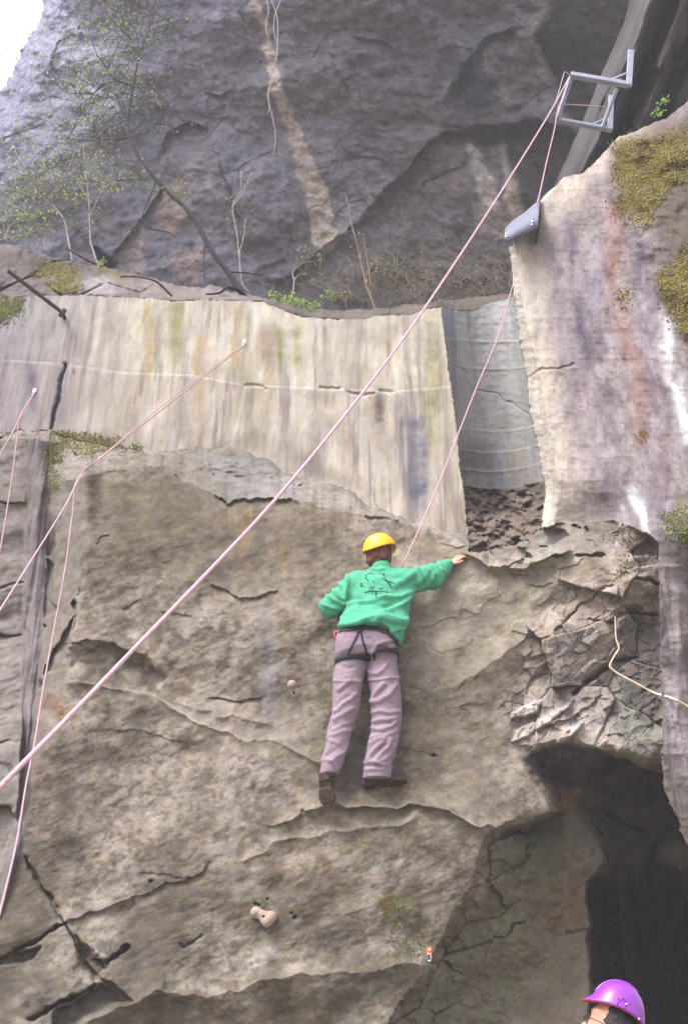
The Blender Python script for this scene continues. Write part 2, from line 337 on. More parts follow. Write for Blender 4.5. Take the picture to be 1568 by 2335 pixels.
# deep mouth of the cave
mouth = [(1335, 2020), (1352, 1998), (1384, 1978), (1420, 1962), (1450, 1948), (1489, 1918), (1510, 1960), (1530, 1975), (1600, 2000), (1720, 2010), (1720, 2480), (1348, 2480), (1345, 2200), (1341, 2103)]
ms = spoly(mouth, 400)
into = np.clip(ms / 210, 0, 1)
mw = np.where(U < 1352, 5, 5 + 75 * sst(U, 1352, 1400) * (1 - sst(V, 2060, 2120)))
YFR += sst(ms / mw, -.6, 1) * (.5 + 3.4 * into ** .6) - sst(ms, 0, 40) * (.5 * fbm(X0 * 2.2, Z0 * .5, 3, 171) + .16 * fbm(X0 * 6, Z0 * 4, 4, 172))
upper = pm([(1385, 1720), (1510, 1765), (1550, 1890), (1489, 1925), (1400, 1975), (1380, 1900), (1330, 1840)], 28)
YFR += .35 * upper; crack([(1365, 1845), (1400, 1855), (1430, 1880), (1470, 1902)], 5, .2); crack([(1362, 1885), (1375, 1910), (1380, 1950), (1384, 1975)], 4, .15)
crack([(1384, 1723), (1440, 1736), (1446, 1745), (1509, 1763), (1519, 1818), (1549, 1888), (1572, 1940), (1600, 1980)], 3.2, .25)
crack([(1476, 1755), (1480, 1810), (1480, 1850)], 3, .06)

# ---- recess with the drill-curved back wall
reL = fv([(1005, 690), (1015, 780), (1025, 860), (1040, 960), (1048, 1060), (1060, 1130), (1064, 1215), (1070, 1260)])
pE = fv([(1400, 300), (1284, 400), (1244, 440), (1210, 480), (1170, 530), (1156, 555), (1164, 600), (1167, 640), (1169, 670), (1178, 730), (1184, 770), (1201, 865), (1209, 945), (1216, 980), (1224, 1005), (1230, 1040), (1234, 1070), (1244, 1115), (1237, 1170), (1234, 1205)])
pe = pE(V) + 1.6 * fbm(U / 16, V / 11, 3, 181)
q = (U - 1125) / 110
arc = lambda vm, sag: vm - sag * q * q        # sagging in the middle
YR_ = 8.3 + .40 * (1 - q * q) - .01 * fbm(XS * 2, ZS * 2, 3, 183) - .005 * fbm(XS * 18, ZS * 18, 3, 185)
for vm, sg in ((1075, 20), (1032, 20), (984, 16), (842, 12), (780, 8)): YR_ -= .008 * np.exp(-((V - arc(vm, sg)) / 3.0) ** 2)
YR_ += .015 * np.exp(-(dline([(1029, 835), (1084, 880), (1134, 905), (1204, 940)]) / 2.5) ** 2)
rub = np.clip((V - arc(1112, 16)) / 140, 0, 1)
YR_ = YR_ - rub ** 1.2 * 1.1 - sst(rub, 0, .05) * (.14 * fbm(U / 22, V / 14, 5, 187) + .04 * facets(X0 * 7, Z0 * 8, 189, 1.2)[0])
in_rec = (U > reL(V) + 1.5 * fbm(U / 20, V / 12, 2, 8)) & (U < pe) & (V < fl([(1060, 1262), (1110, 1256), (1160, 1246), (1200, 1236), (1240, 1206)])(U) + 4 * fbm(U / 12, V / 12, 3, 191))
# ---- pillar
pb = fl([(1225, 1207), (1260, 1196), (1310, 1190), (1400, 1192), (1470, 1215), (1500, 1240), (1512, 1780), (1720, 1790)])
in_pil = (U >= pe) & (V < pb(U) + 5 * fbm(U / 18, V / 18, 3, 193)) | ((WU > fv([(1504, 1130), (1504, 1230), (1509, 1260), (1529, 1365), (1530, 1540), (1520, 1650), (1509, 1740), (1512, 1765), (1519, 1818), (1549, 1888), (1572, 1940), (1610, 1985), (1720, 2030)])(V)) & (V > 1130) & (V < 2030))
XP, _, ZP = P(U, V, 7.0)
YP = 7.32 - .95 * np.clip((U - 1180) / 390, 0, 1.3) - .05 * fbm(XP * 1.2, ZP * .7, 4, 195) - .02 * fbm(XP * 6, ZP * 3, 4, 197) - .008 * pit
ch = np.clip((U - pe) / fl([(400, 8), (560, 14), (700, 17), (870, 32), (1020, 34), (1200, 30)])(V), 0, 1)
YP += .22 * (1 - ch) ** 1.0
YP += .02 * np.exp(-(dline([(1200, 865), (1240, 838), (1270, 842), (1310, 830)]) / 2.5) ** 2)
col_s = sst(V, 1130, 1230); YP += np.where(WU > 1500, -.10 * col_s * np.sin(np.clip((WU - 1505) / 130, 0, 1) * math.pi), 0)
lump = pm([(1395, 330), (1450, 300), (1568, 250), (1720, 200), (1720, 800), (1560, 760), (1500, 640), (1430, 520), (1400, 430)], 25)
YP -= lump * (.10 + .08 * fbm(XP * 2, ZP * 2, 4, 199))
b2_ = sst(V, 1150, 1340) * sst(U, 1470, 1505); YP = YP * (1 - b2_) + b2_ * (YL - .45 * (1 - sst(V, 1250, 1720)) - .15 * big - .12 - .05 * fbm(X0 * 5, Z0 * 1.2, 5, 198) - .015 * pit)
blend = sst(V, 1080, 1215) * (1 - sst(U, 1270, 1480)); YP = YP * (1 - blend) + (YF + rz * (.05 * fb)) * blend
YFR = np.where(in_rec, YR_, np.where(in_pil, YP, YFR))

# skyline of the front mass
sky_f = fl([(-140, 688), (0, 690), (40, 676), (75, 672), (180, 673), (260, 676), (340, 680), (400, 685), (470, 683), (560, 684), (600, 687), (640, 705), (690, 722), (784, 728), (830, 727), (860, 718), (930, 718), (965, 705), (1003, 699), (1012, 700), (1030, 706), (1060, 708), (1085, 706), (1100, 693), (1140, 686), (1166, 678)])
sky_p = fl([(1166, 560), (1200, 500), (1234, 452), (1244, 440), (1264, 425), (1284, 402), (1324, 395), (1354, 370), (1384, 335), (1409, 310), (1449, 300), (1484, 280), (1519, 268), (1568, 228), (1720, 150)])
nz_ = 1.8 * fbm(U / 14, V / 30, 4, 201)
m_front = np.where(in_pil & (U > 1150), V > sky_p(U) + nz_, V > sky_f(U) + nz_) 
m_front &= ~((U >= 1150) & (V < 660) & (U < pe))
m_front &= ~((V < 660) & ~in_pil)

# ---- colours of the front mass (rock tones, with some light and shade painted in)
mot = fbm(X0 * 2.2, Z0 * 2.2, 5, 211, .6); mot2 = fbm(X0 * 6, Z0 * 8, 4, 213, .65)
CF = base((176, 166, 150))
mixc(CF, .75 * sst(mot, .05, .6), (146, 134, 116)); mixc(CF, .6 * sst(mot2, .1, .6), (124, 112, 96)); mixc(CF, .5 * sst(-mot2, .15, .7), (202, 194, 182)); mot3 = fbm(XA * 18, ZA * 26, 3, 214, .7); mixc(CF, .6 * sst(mot3, .1, .55), (112, 100, 84)); mixc(CF, .35 * sst(-mot3, .25, .7), (212, 204, 192))
mixc(CF, .25 * sst(fbm(X0 * 1.2, Z0 * 1.2, 4, 215), .1, .6), (176, 158, 126))
hang_m = pm([(215, 1090), (400, 1092), (520, 1155), (780, 1180), (790, 1330), (500, 1350), (380, 1300), (200, 1320)], 60)
mixc(CF, .65 * hang_m, (122, 108, 86)); mixc(CF, .35 * hang_m * sst(fbm(X0 * 5, Z0 * .6, 3, 217), .1, .5), (178, 146, 104))
mixc(CF, .55 * pm([(560, 1330), (960, 1240), (1180, 1260), (1160, 1620), (1080, 1880), (960, 1840), (920, 1300)], 70), (194, 182, 160))
mixc(CF, .6 * pm([(1000, 1290), (1180, 1270), (1330, 1270), (1260, 1380), (1140, 1520), (980, 1480)], 40) * (.8 + .4 * mot), (226, 218, 190))
mixc(CF, .5 * pm([(585, 1375), (618, 1380), (640, 1680), (605, 1670), (590, 1500)], 14) * (.7 + .5 * mot2), (182, 184, 194))
mixc(CF, .5 * pm([(300, 1590), (420, 1600), (640, 1620), (720, 1740), (500, 1700), (350, 1620)], 25), (190, 178, 162))
mixc(CF, .6 * np.exp(-(dline([(158, 1556), (240, 1567), (350, 1586), (390, 1611), (450, 1650), (500, 1667), (550, 1687), (625, 1692), (700, 1722), (732, 1742)]) / 3.5) ** 2), (214, 202, 180))  # pale line painted along the sill, where its edge catches the light
mixc(CF, .55 * np.exp(-(dline([(790, 1835), (930, 1836), (1060, 1867), (1120, 1889)]) / 3) ** 2), (214, 200, 180))  # light on the lip of the climber's ledge, painted as a pale line
mixc(CF, .7 * pm([(784, 1690), (820, 1670), (836, 1720), (836, 1800), (800, 1826), (776, 1832)], 12), (140, 138, 134))
mixc(CF, .6 * sst(V, 1900, 2150) * sst(mot, -.3, .5), (120, 112, 94)); mixc(CF, .5 * (1 - sst(U, 350, 700)) * sst(V, 1650, 1900) * sst(mot, -.4, .4), (118, 110, 96))
mixc(CF, .5 * pm([(860, 2040), (960, 2040), (985, 2160), (900, 2180)], 30) * sst(mot2, .0, .5), (138, 142, 72))
mixc(CF, .4 * pm([(560, 2200), (784, 2190), (784, 2335), (560, 2335)], 30) * sst(mot2, .1, .6), (108, 118, 66))
mixc(CF, .5 * pm([(100, 2210), (220, 2260), (200, 2335), (-100, 2335), (-100, 2220)], 40), (112, 106, 98))
# left rocks
lm = (1 - sst(dl, -30, 0)) * sst(V, 990, 1040) * fade_l
mixc(CF, .75 * lm, (168, 160, 156)); mixc(CF, .8 * lm * sst(mot, .2, .7), (140, 130, 124))
mixc(CF, .75 * strip, (166, 156, 158)); mixc(CF, .6 * strip * sst(fl_n, 0, .6), (126, 116, 126))
mixc(CF, .5 * inner, (150, 140, 120)); mixc(CF, .8 * inner * sst(fbm(X0 * 9, Z0 * 1.2, 3, 219), .1, .4), (110, 104, 84))
mixc(CF, .7 * pm([(100, 1570), (155, 1500), (150, 1640), (125, 1660), (95, 1620)], 12) * sst(mot2, -.4, .3), (158, 112, 74))
# ledge band
lb = (V > e2) & (V < e1 + 2) & (U > 110)
mixc(CF, .6 * lb, (196, 188, 176)); mixc(CF, .6 * lb * sst(fbm(U / 50, V / 9, 4, 221), .1, .5), (160, 152, 142)); mixc(CF, .4 * lb * pm([(430, 1030), (600, 1040), (700, 1120), (520, 1140)], 20), (176, 182, 192))
# sawn wall with water streaks
sw = (V <= e2)
sxx = XS + .010 * fbm(XS * 1.5, ZS * 1.5, 3, 229); st1 = fbm(sxx * 5, ZS * .5, 5, 231, .55); st2 = fbm(sxx * 17, ZS * 1.0, 5, 233, .6); st3 = fbm(XS * 3.3, ZS * .2, 3, 235)
CS = base((226, 220, 202))
mixc(CS, .65 * sst(st1, 0, .8), (190, 180, 168)); mixc(CS, .7 * sst(st2, .05, .6), (160, 150, 142)); mixc(CS, .5 * sst(-st2, .2, .8), (240, 236, 222)); mixc(CS, .5 * sst(fbm(XS * 2.5, ZS * 1.5, 4, 239), .0, .5), (206, 200, 186))
mixc(CS, .5 * sst(st3, .1, .6), (212, 204, 172)); mixc(CS, .35 * sst(fbm(XS * 5, ZS * 5, 4, 237), .1, .6), (178, 168, 150))
mixc(CS, .75 * (1 - sst(U, -60, 150)), (134, 134, 160)); mixc(CS, .65 * (1 - sst(U, 60, 330)), (168, 164, 172))
mixc(CS, .7 * (1 - sst(U, 0, 150)) * sst(st2, 0, .5), (104, 102, 122))
low = V > joint(U)
mixc(CS, .30 * low, (186, 172, 160)); mixc(CS, .4 * low * sst(st2, 0, .5), (158, 146, 146))
def streak(u0, u1, v0, v1, rgb, k, soft=12):
    m_ = sst(U + 2 * st2, u0 - soft, u0 + soft) * (1 - sst(U + 2 * st2, u1 - soft, u1 + soft)) * sst(V, v0 - 12, v0 + 12) * (1 - sst(V, v1 - 70, v1 + 20)); mixc(CS, min(1, k * 1.25) * m_ * (.8 + .5 * mot2), rgb)
for a in ((390, 418, 690, 840, (158, 164, 96), .7), (632, 648, 730, 860, (140, 150, 88), .75), (664, 690, 730, 870, (146, 154, 90), .7), (968, 1000, 730, 1040, (168, 170, 104), .6), (330, 350, 690, 900, (200, 184, 128), .6),
          (440, 470, 760, 1000, (206, 178, 136), .5), (850, 876, 895, 1030, (130, 116, 112), .75), (930, 975, 950, 1180, (120, 122, 140), .75), (905, 925, 900, 1100, (148, 144, 150), .6), (62, 84, 830, 960, (110, 100, 118), .6),
          (240, 262, 690, 800, (160, 148, 132), .5), (520, 550, 690, 860, (196, 178, 138), .5), (590, 625, 740, 860, (170, 140, 116), .5), (780, 800, 960, 1100, (190, 160, 130), .5), (610, 640, 950, 1080, (226, 220, 210), .6),
          (735, 760, 930, 1090, (232, 226, 214), .6), (805, 830, 890, 960, (228, 222, 208), .5), (735, 752, 730, 860, (160, 140, 124), .4), (280, 325, 690, 860, (226, 224, 204), .6), (700, 730, 960, 1120, (150, 136, 136), .45)):
    streak(*a)
mixc(CS, .8 * pm([(560, 690), (600, 690), (650, 715), (740, 735), (640, 742), (590, 725)], 14), (238, 232, 216))
mixc(CS, .75 * np.exp(-(dline([(560, 880), (545, 950), (526, 1025)], rag=False) / 3) ** 2), (232, 224, 208))
mixc(CS, .8 * np.exp(-(dline([(147, 832), (138, 880), (124, 940), (116, 985)]) / 7) ** 2), (92, 92, 112)); mixc(CS, .7 * np.exp(-(dline([(150, 832), (136, 900)]) / 3) ** 2), (214, 212, 218))
mixc(CS, .35 * np.exp(-(dline([(430, 1045), (520, 1015), (600, 1000), (700, 1060), (780, 1100)]) / 22) ** 2), (140, 134, 108))
mixc(CS, .6 * np.exp(-(np.abs(U - reL(V) + 5) / 5.0) ** 2) * (U < reL(V) + 2), (230, 222, 196))
mixc(CS, .7 * np.exp(-(dline([(168, 845), (169, 849)], rag=False) / 3) ** 2), (60, 56, 50))
CF *= .84; mixc(CF, .35 * sst(fbm(X0 * .8, Z0 * 1.1, 4, 281), .05, .5), (116, 108, 82), .9)
CF[sw] = CS[sw] * 1.2
# recess
CR = base((190, 190, 190)); mixc(CR, .7 * (1 - sst(V, 700, 830)), (206, 208, 204)); mixc(CR, .55 * sst(V, 960, 1080), (150, 142, 136)); mixc(CR, .5 * sst(fbm(XS * 10, ZS * .5, 3, 241), 0, .5), (132, 146, 170))
mixc(CR, .5 * sst(q, .0, .8) * (1 - sst(V, 1000, 1080)), (168, 172, 150)); mixc(CR, .45 * pm([(1050, 1010), (1110, 1010), (1130, 1085), (1050, 1080)], 20), (92, 88, 92))
for vm, sg in ((1075, 20), (1032, 20), (984, 16), (842, 12), (780, 8)): mixc(CR, .75 * np.exp(-((V - arc(vm, sg)) / 2.6) ** 2), (206, 202, 186))
mixc(CR, .9 * sst(rub, 0, .04), (128, 112, 100)); mixc(CR, .7 * sst(rub, 0, .04) * sst(fbm(U / 14, V / 8, 4, 243), 0, .5), (88, 76, 68)); mixc(CR, .5 * sst(rub, .3, .8), (146, 130, 114))
CF[in_rec] = CR[in_rec] * 1.08
# pillar
CP_ = base((174, 163, 164)); mixc(CP_, .5 * sst(mot, 0, .6), (150, 138, 136)); mixc(CP_, .4 * sst(mot3, .1, .6), (128, 116, 116)); d_ = U - pe
s1 = fbm(XP * 4.5, ZP * 1.1, 5, 251, .65); s2 = fbm(XP * 11, ZP * 5, 4, 253, .7)
mixc(CP_, 1 - sst(d_ + 12 * s1, 40, 110), (218, 208, 192)); mixc(CP_, .5 * (1 - sst(d_, 40, 110)) * sst(s1, 0, .5), (202, 192, 182))
mixc(CP_, (1 - sst(ch, .7, 1.0)) * .9, (224, 216, 200))  # chipped edge painted paler, as if lit from the left
mixc(CP_, .6 * sst(s1, .1, .5) * sst(d_, 60, 140), (132, 122, 138)); mixc(CP_, .5 * sst(s2, .15, .5) * sst(d_, 80, 200), (116, 106, 116)); mixc(CP_, .35 * sst(-s2, .2, .6) * sst(d_, 80, 200), (204, 198, 204))
def pstreak(pts, wd, rgb, k): mixc(CP_, k * np.exp(-(dline(pts, wd * 3) / wd) ** 2) * np.clip(.75 + .7 * s2, 0, 1.2), rgb)
pstreak([(1300, 520), (1305, 640), (1318, 740), (1345, 800)], 12, (104, 96, 116), .75); pstreak([(1350, 640), (1365, 720), (1372, 800)], 12, (110, 102, 120), .5)
pstreak([(1400, 470), (1398, 560), (1412, 700), (1440, 830), (1450, 920), (1460, 1000)], 20, (180, 142, 126), .7)
pstreak([(1345, 560), (1350, 640), (1352, 700)], 20, (170, 168, 182), .6)
pstreak([(1510, 730), (1520, 800), (1545, 890), (1565, 1000)], 15, (250, 252, 255), 1.2); pstreak([(1440, 1120), (1460, 1170), (1480, 1240)], 12, (246, 248, 252), 1.1); pstreak([(1420, 1160), (1430, 1200)], 8, (220, 222, 230), .7)
pstreak([(1450, 560), (1470, 660), (1500, 760)], 24, (140, 134, 146), .5); pstreak([(1470, 880), (1490, 1000), (1500, 1100)], 30, (140, 118, 124), .5)
pstreak([(1385, 900), (1400, 1020), (1390, 1120)], 20, (126, 120, 132), .5)
mixc(CP_, .92 * pm([(1400, 320), (1720, 180), (1720, 900), (1570, 800), (1500, 620), (1470, 480), (1420, 420)], 40), (112, 100, 88))
mixc(CP_, .8 * sst(V, 1190, 1260) * sst(U, 1490, 1510), (150, 142, 142)); mixc(CP_, .55 * sst(V, 1200, 1260) * sst(U, 1490, 1510) * sst(fbm(XP * 14, ZP * 1.5, 4, 271), 0, .4), (108, 100, 108)); mixc(CP_, .6 * pm([(1525, 1560), (1568, 1540), (1600, 1700), (1540, 1740), (1515, 1700)], 20), (206, 196, 198)); mixc(CP_, .6 * sst(V, 1190, 1260) * sst(U, 1490, 1510) * sst(s1, -.1, .4), (122, 114, 112)); mixc(CP_, .7 * sst(V, 1250, 1350) * np.exp(-((U - 1535 - (V - 1400) * .02) / 14) ** 2), (176, 166, 166))
mixc(CP_, .6 * pm([(1510, 1130), (1568, 1130), (1568, 1230), (1515, 1230)], 10) * sst(mot2, -.2, .4), (128, 128, 58))
mixc(CP_, .85 * sst(V, 1740, 1800), (112, 106, 98))
for mp_poly in ([(1400, 320), (1450, 303), (1568, 285), (1600, 290), (1600, 410), (1545, 390), (1500, 440), (1465, 505), (1440, 512), (1415, 490), (1406, 420)], [(1495, 620), (1540, 585), (1600, 540), (1600, 780), (1530, 720), (1505, 650)]): mixc(CP_, .6 * pm(mp_poly, 16) * sst(mot3, -.5, .3), (134, 126, 62))
CF[in_pil] = CP_[in_pil] * 1.08
# broken corner, roof, cave
nb = ~(in_pil | in_rec)
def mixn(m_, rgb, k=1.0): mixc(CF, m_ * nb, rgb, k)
mixn(.75 * bz, (212, 198, 182)); mixn(.5 * bz * sst(mot, .0, .5), (156, 150, 152)); mixn(.6 * bz * sst(-mot2, .3, .7), (196, 192, 192)); mixn(.6 * bz * (fb > .35), (160, 146, 128))
mixn(.5 * pm([(1400, 1520), (1500, 1520), (1510, 1740), (1420, 1730), (1380, 1650)], 30), (108, 118, 100))
for pts in ([(1166, 1625), (1190, 1610), (1228, 1592), (1232, 1605), (1228, 1622), (1200, 1632), (1168, 1642)], [(1170, 1692), (1178, 1672), (1230, 1642), (1290, 1616), (1226, 1668), (1200, 1686)], [(1268, 1702), (1282, 1672), (1318, 1648), (1326, 1650), (1300, 1690), (1284, 1702)], [(1345, 1440), (1362, 1438), (1364, 1455), (1350, 1458)]):
    mixn(.85 * pm(pts, 4), (222, 212, 204))
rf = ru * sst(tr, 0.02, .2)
mixn(.9 * rf * (1 - sst(tr, .98, 1)), (66, 60, 70)); mixn(.5 * rf * (1 - sst(tr, .98, 1)) * sst(g4, .2, .5), (120, 112, 122))  # underside of the roof coloured dark, with paler mottling
below = sst(de, -10, 110) * sst(V, 1865, 1885) 
cvm = np.clip(below + ru * sst(tr, .97, 1), 0, 1)
mixn(.8 * cvm, (132, 126, 104)); mixn(.6 * cvm * sst(U, 1180, 1330), (118, 108, 92)); mixn(.6 * cvm * sst(fbm(X0 * 3, Z0 * 1.2, 4, 261), 0, .5), (126, 130, 100)); mixn(.55 * cvm * pm([(1190, 1880), (1300, 1800), (1340, 1880), (1290, 2000), (1200, 2020), (1130, 1980)], 30), (94, 104, 68))
mixn(.6 * pm([(1240, 1800), (1335, 1800), (1340, 1850), (1250, 1862)], 16), (132, 102, 84)); mixn(.5 * np.exp(-(dline([(1288, 1830), (1290, 1900), (1300, 1940)]) / 4) ** 2), (150, 146, 130))
mixn(.6 * pm([(1260, 1950), (1335, 1950), (1340, 2140), (1240, 2140)], 30), (134, 114, 94))
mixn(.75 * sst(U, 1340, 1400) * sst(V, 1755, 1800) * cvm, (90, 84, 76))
mixn(.95 * sst(ms / mw, -.6, 1.2), (40, 36, 33)); mixn(.5 * sst(ms, 0, 20) * sst(fbm(X0 * 5, Z0 * 4, 4, 267), .1, .5), (66, 58, 50)); mixn(.85 * sst(ms, 10, 40) * sst(fbm(X0 * 4, Z0 * .35, 3, 263), .15, .5), (104, 102, 104))  # shade inside the cave painted near-black, with brown mottling and paler streaks over it
mixn(.35 * pm([(1060, 1700), (1180, 1640), (1160, 1860), (1050, 1860)], 30) * sst(mot, 0, .4), (150, 142, 134))

mixn(.6 * pm([(1390, 1420), (1500, 1400), (1508, 1600), (1440, 1640), (1400, 1540)], 14) * sst(mot2, -.6, .2), (112, 110, 114)); mixn(.5 * pm([(1230, 1490), (1330, 1460), (1370, 1530), (1300, 1610), (1240, 1600)], 8), (132, 122, 110)); mixn(.5 * pm([(1290, 1420), (1330, 1440), (1310, 1500), (1250, 1470)], 8), (120, 118, 126))
mixn(.5 * pm([(1440, 1560), (1500, 1560), (1500, 1650), (1455, 1650)], 8), (110, 100, 92)); mixn(.5 * pm([(1150, 1540), (1180, 1500), (1230, 1420), (1260, 1440), (1200, 1560), (1175, 1600)], 12), (150, 136, 116))
# faces of the front mass, cut into its parts
OX, OY, OZ = P(U, V, YFR)
def grid_obj(name, Yg, mask, cols, mat, **props):
    x, y, z = P(U, V, Yg)
    fm = mask[:-1, :-1] & mask[1:, :-1] & mask[:-1, 1:] & mask[1:, 1:]
    i, j = np.nonzero(fm); a = i * NU + j
    f = np.stack([a, a + NU, a + NU + 1, a + 1], 1)        # faces look towards -Y
    usd = np.unique(f); mp_ = np.full(NU * NV, -1, np.int64); mp_[usd] = np.arange(len(usd))
    vv = np.stack([x.ravel()[usd], y.ravel()[usd], z.ravel()[usd]], 1)
    return mesh_obj(name, vv, mp_[f], mat, col=cols.reshape(-1, 3)[usd], **props)
def grow(m, n=1):
    for _ in range(n):
        q_ = m.copy(); q_[1:] |= m[:-1]; q_[:-1] |= m[1:]; r_ = q_.copy(); r_[:, 1:] |= q_[:, :-1]; r_[:, :-1] |= q_[:, 1:]; m = r_
    return m
M_face = rockmat('sandstone', .36, .24, 1.0, False, .012); M_sawn = rockmat('sawn_sandstone', .22, .30, 1.0, True, .012)
M_pil = rockmat('stained_sandstone', .26, .40, 1.0, True, .015); M_dark = rockmat('dark_cliff', .52, .6, .8, False, .04)
M_cave = rockmat('cave_rock', .30, .5, 1.0, False, .02)
lab = np.zeros(U.shape, int)                                   # 0 face
lab[(V <= e2) & ~in_rec & ~in_pil & (U < 1075)] = 1
lab[in_rec] = 2; lab[in_pil] = 3
lab[(lab == 0) & ((bz > .5) | (rf > .5)) ] = 4
lab[(lab == 0) & (cvm > .5)] = 5
for k, (nm, mt) in enumerate((('rock_face_terrain', M_face), ('sawn_rock_wall', M_sawn), ('recess_wall', M_sawn), ('rock_pillar', M_pil), ('broken_rock_terrain', M_face), ('cave_terrain', M_cave))):
    mk = m_front & (lab == k)
    # share the border row so the parts meet without a gap
    mk2 = mk.copy(); mk2[1:] |= mk[:-1]; mk2[:, 1:] |= mk[:, :-1]; mk2[1:, 1:] |= mk[:-1, :-1]; mk2 &= m_front
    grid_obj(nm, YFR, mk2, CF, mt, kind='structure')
def ysurf(u, v):
    i = int(round((v - vs[0]) / ST)); j = int(round((u - us[0]) / ST)); return float(YFR[min(max(i, 0), NV - 1), min(max(j, 0), NU - 1)])
def PS(u, v, off=0.0):        # point on the front rock, off metres in front of it
    return PV(u, v, ysurf(u, v) - off)

# ================= LEDGE ROCKS BEHIND THE SAWN WALL =================
TB = fl([(-140, 535), (0, 555), (50, 562), (100, 585), (150, 592), (180, 600), (230, 607), (280, 618), (340, 632), (400, 648), (480, 652), (520, 660), (560, 668), (640, 684), (700, 700), (780, 706), (870, 702), (960, 690), (1000, 684), (1100, 675), (1250, 660)])
tb = TB(U) + 4 * fbm(U / 20, V / 40, 4, 301)
hgt = np.clip((sky_f(U) - V) / np.maximum(sky_f(U) - tb, 6), -1, 1)
bl, blb2 = facets(XS * 1.5, ZS * 2, 303, 1.1)
YB = 8.35 + .9 * sst(U, 970, 1020) + .9 * np.clip(hgt, 0, 1) ** 1.6 + .10 * bl + .06 * (1 - sst(blb2, 0, .08)) - .05 * fbm(XS * 4, ZS * 5, 5, 305) - .02 * fbm(XS * 14, ZS * 14, 3, 306)
CB = base((150, 142, 138)); mixc(CB, .6 * sst(fbm(XS * 3, ZS * 3, 4, 307), 0, .5), (110, 102, 100)); mixc(CB, .7 * pm([(-100, 560), (60, 570), (110, 600), (100, 665), (40, 670), (-100, 660)], 20), (112, 104, 102))
mossB = pm([(95, 600), (178, 600), (175, 665), (130, 672), (95, 655)], 14) * sst(mot2, -.5, .2); mixc(CB, .8 * mossB, (134, 130, 58)); mixc(CB, .6 * pm([(200, 605), (285, 618), (280, 640), (210, 625)], 8), (140, 136, 70))
mixc(CB, .7 * pm([(230, 625), (255, 630), (262, 672), (180, 674), (185, 650)], 8), (186, 182, 184)); mixc(CB, .6 * sst(U, 560, 700), (104, 92, 76))
grid_obj('ledge_terrain', YB, (V > tb) & (V < sky_f(U) + 60) & (U < 1230), CB, M_face, kind='structure')

# ================= BACK CLIFF =================
XC, _, ZC = P(U, V, 12.0)
yc = fl([(-110, 10.3), (0, 10.9), (300, 12.0), (700, 13.2), (900, 13.6)])(V)
c1, c1b = facets(XC * .45 + .2 * fbm(XC, ZC, 3, 401), ZC * .4 - XC * .12, 403, 1.2); c2, c2b = facets(XC * 1.2, ZC * 1.1 - XC * .4, 405, 1.2)
YC = yc + .06 * c1 + .02 * c2 - .22 * fbm(XC * .7, ZC * .7, 4, 407) - .035 * fbm(XC * 4, ZC * 4, 4, 409, .6)
def lipC(pts, amp, up, down, ends=15):
    global YC
    a = np.array(pts, float); f = np.interp(WU, a[:, 0], a[:, 1]); win = sst(WU, a[0, 0] - ends, a[0, 0] + ends) * (1 - sst(WU, a[-1, 0] - ends, a[-1, 0] + ends)); d = WV - f; amp = amp * .42
    YC = YC + win * np.where(d > 0, amp * np.exp(-d / down), -amp * .5 * np.exp(d / up))
lipC([(640, 640), (700, 595), (784, 530), (859, 445), (934, 375), (1009, 300), (1134, 282), (1219, 270), (1330, 310)], .55, 110, 90, 40)
lipC([(240, 600), (275, 555), (310, 505), (340, 470), (372, 420)], .35, 40, 30, 8)
lipC([(362, 350), (378, 312), (410, 288), (440, 280), (470, 290)], .4, 40, 22, 6)
lipC([(1010, 230), (1060, 140), (1100, 90), (1180, 60)], .5, 40, 60, 20)
lipC([(820, 80), (870, 95), (900, 110)], .2, 30, 20); lipC([(470, 210), (500, 215), (525, 203)], .2, 30, 20); lipC([(345, 250), (375, 243)], .2, 20, 16)
lipC([(500, 350), (515, 450), (540, 520)][0:1] + [(560, 560)], .2, 40, 40)
YC += .3 * pm([(1321, -110), (1219, 85), (1264, 165), (1285, 250), (1340, 310), (1560, -110)], 16) + .35 * np.exp(-(dline([(1222, 85), (1245, 130), (1266, 168)]) / 7) ** 2)
YC += .4 * pm([(218, 570), (262, 600), (250, 615), (225, 620)], 6)
YC -= .03 * np.exp(-(dline([(575, 0), (610, 80), (635, 180), (655, 260), (690, 350), (715, 430), (742, 530)]) / 22) ** 2)
skyedge = spoly([(-300, -300), (110, -300), (97, -20), (95, 0), (90, 55), (60, 105), (40, 140), (12, 195), (0, 215), (-60, 260), (-300, 420)], 500)
YC += 1.2 * np.exp(-np.clip(-skyedge, 0, 300) / 45.0)
CC_ = base((144, 143, 149)); n1 = fbm(XC * 1.1, ZC * 1.1, 5, 421, .6); n2 = fbm(XC * 5, ZC * 5, 4, 423, .65)
mixc(CC_, .7 * sst(n1, 0, .5), (120, 116, 120)); mixc(CC_, .5 * sst(-n1, .1, .6), (160, 158, 176)); mixc(CC_, .45 * sst(n2, .2, .6), (172, 166, 170)); mixc(CC_, .4 * sst(-n2, .2, .6), (104, 102, 112))
mixc(CC_, .8 * (1 - sst(U + .55 * V, 150, 620)), (150, 155, 190)); mixc(CC_, .5 * (1 - sst(U, 400, 900)), (162, 164, 192))  # lens veil painted in: paler and bluer towards the upper left
dk = dline([(575, -20), (600, 60), (625, 150), (640, 215), (655, 270), (685, 340), (712, 420), (732, 490), (742, 545)], 60)
mixc(CC_, .9 * np.clip(1 - sst(dk - fl([(0, 9), (250, 13), (420, 24), (540, 30)])(V) - 5 * n2, -5, 5), 0, 1) * np.clip(.8 + .4 * n2, 0, 1), (240, 226, 206))
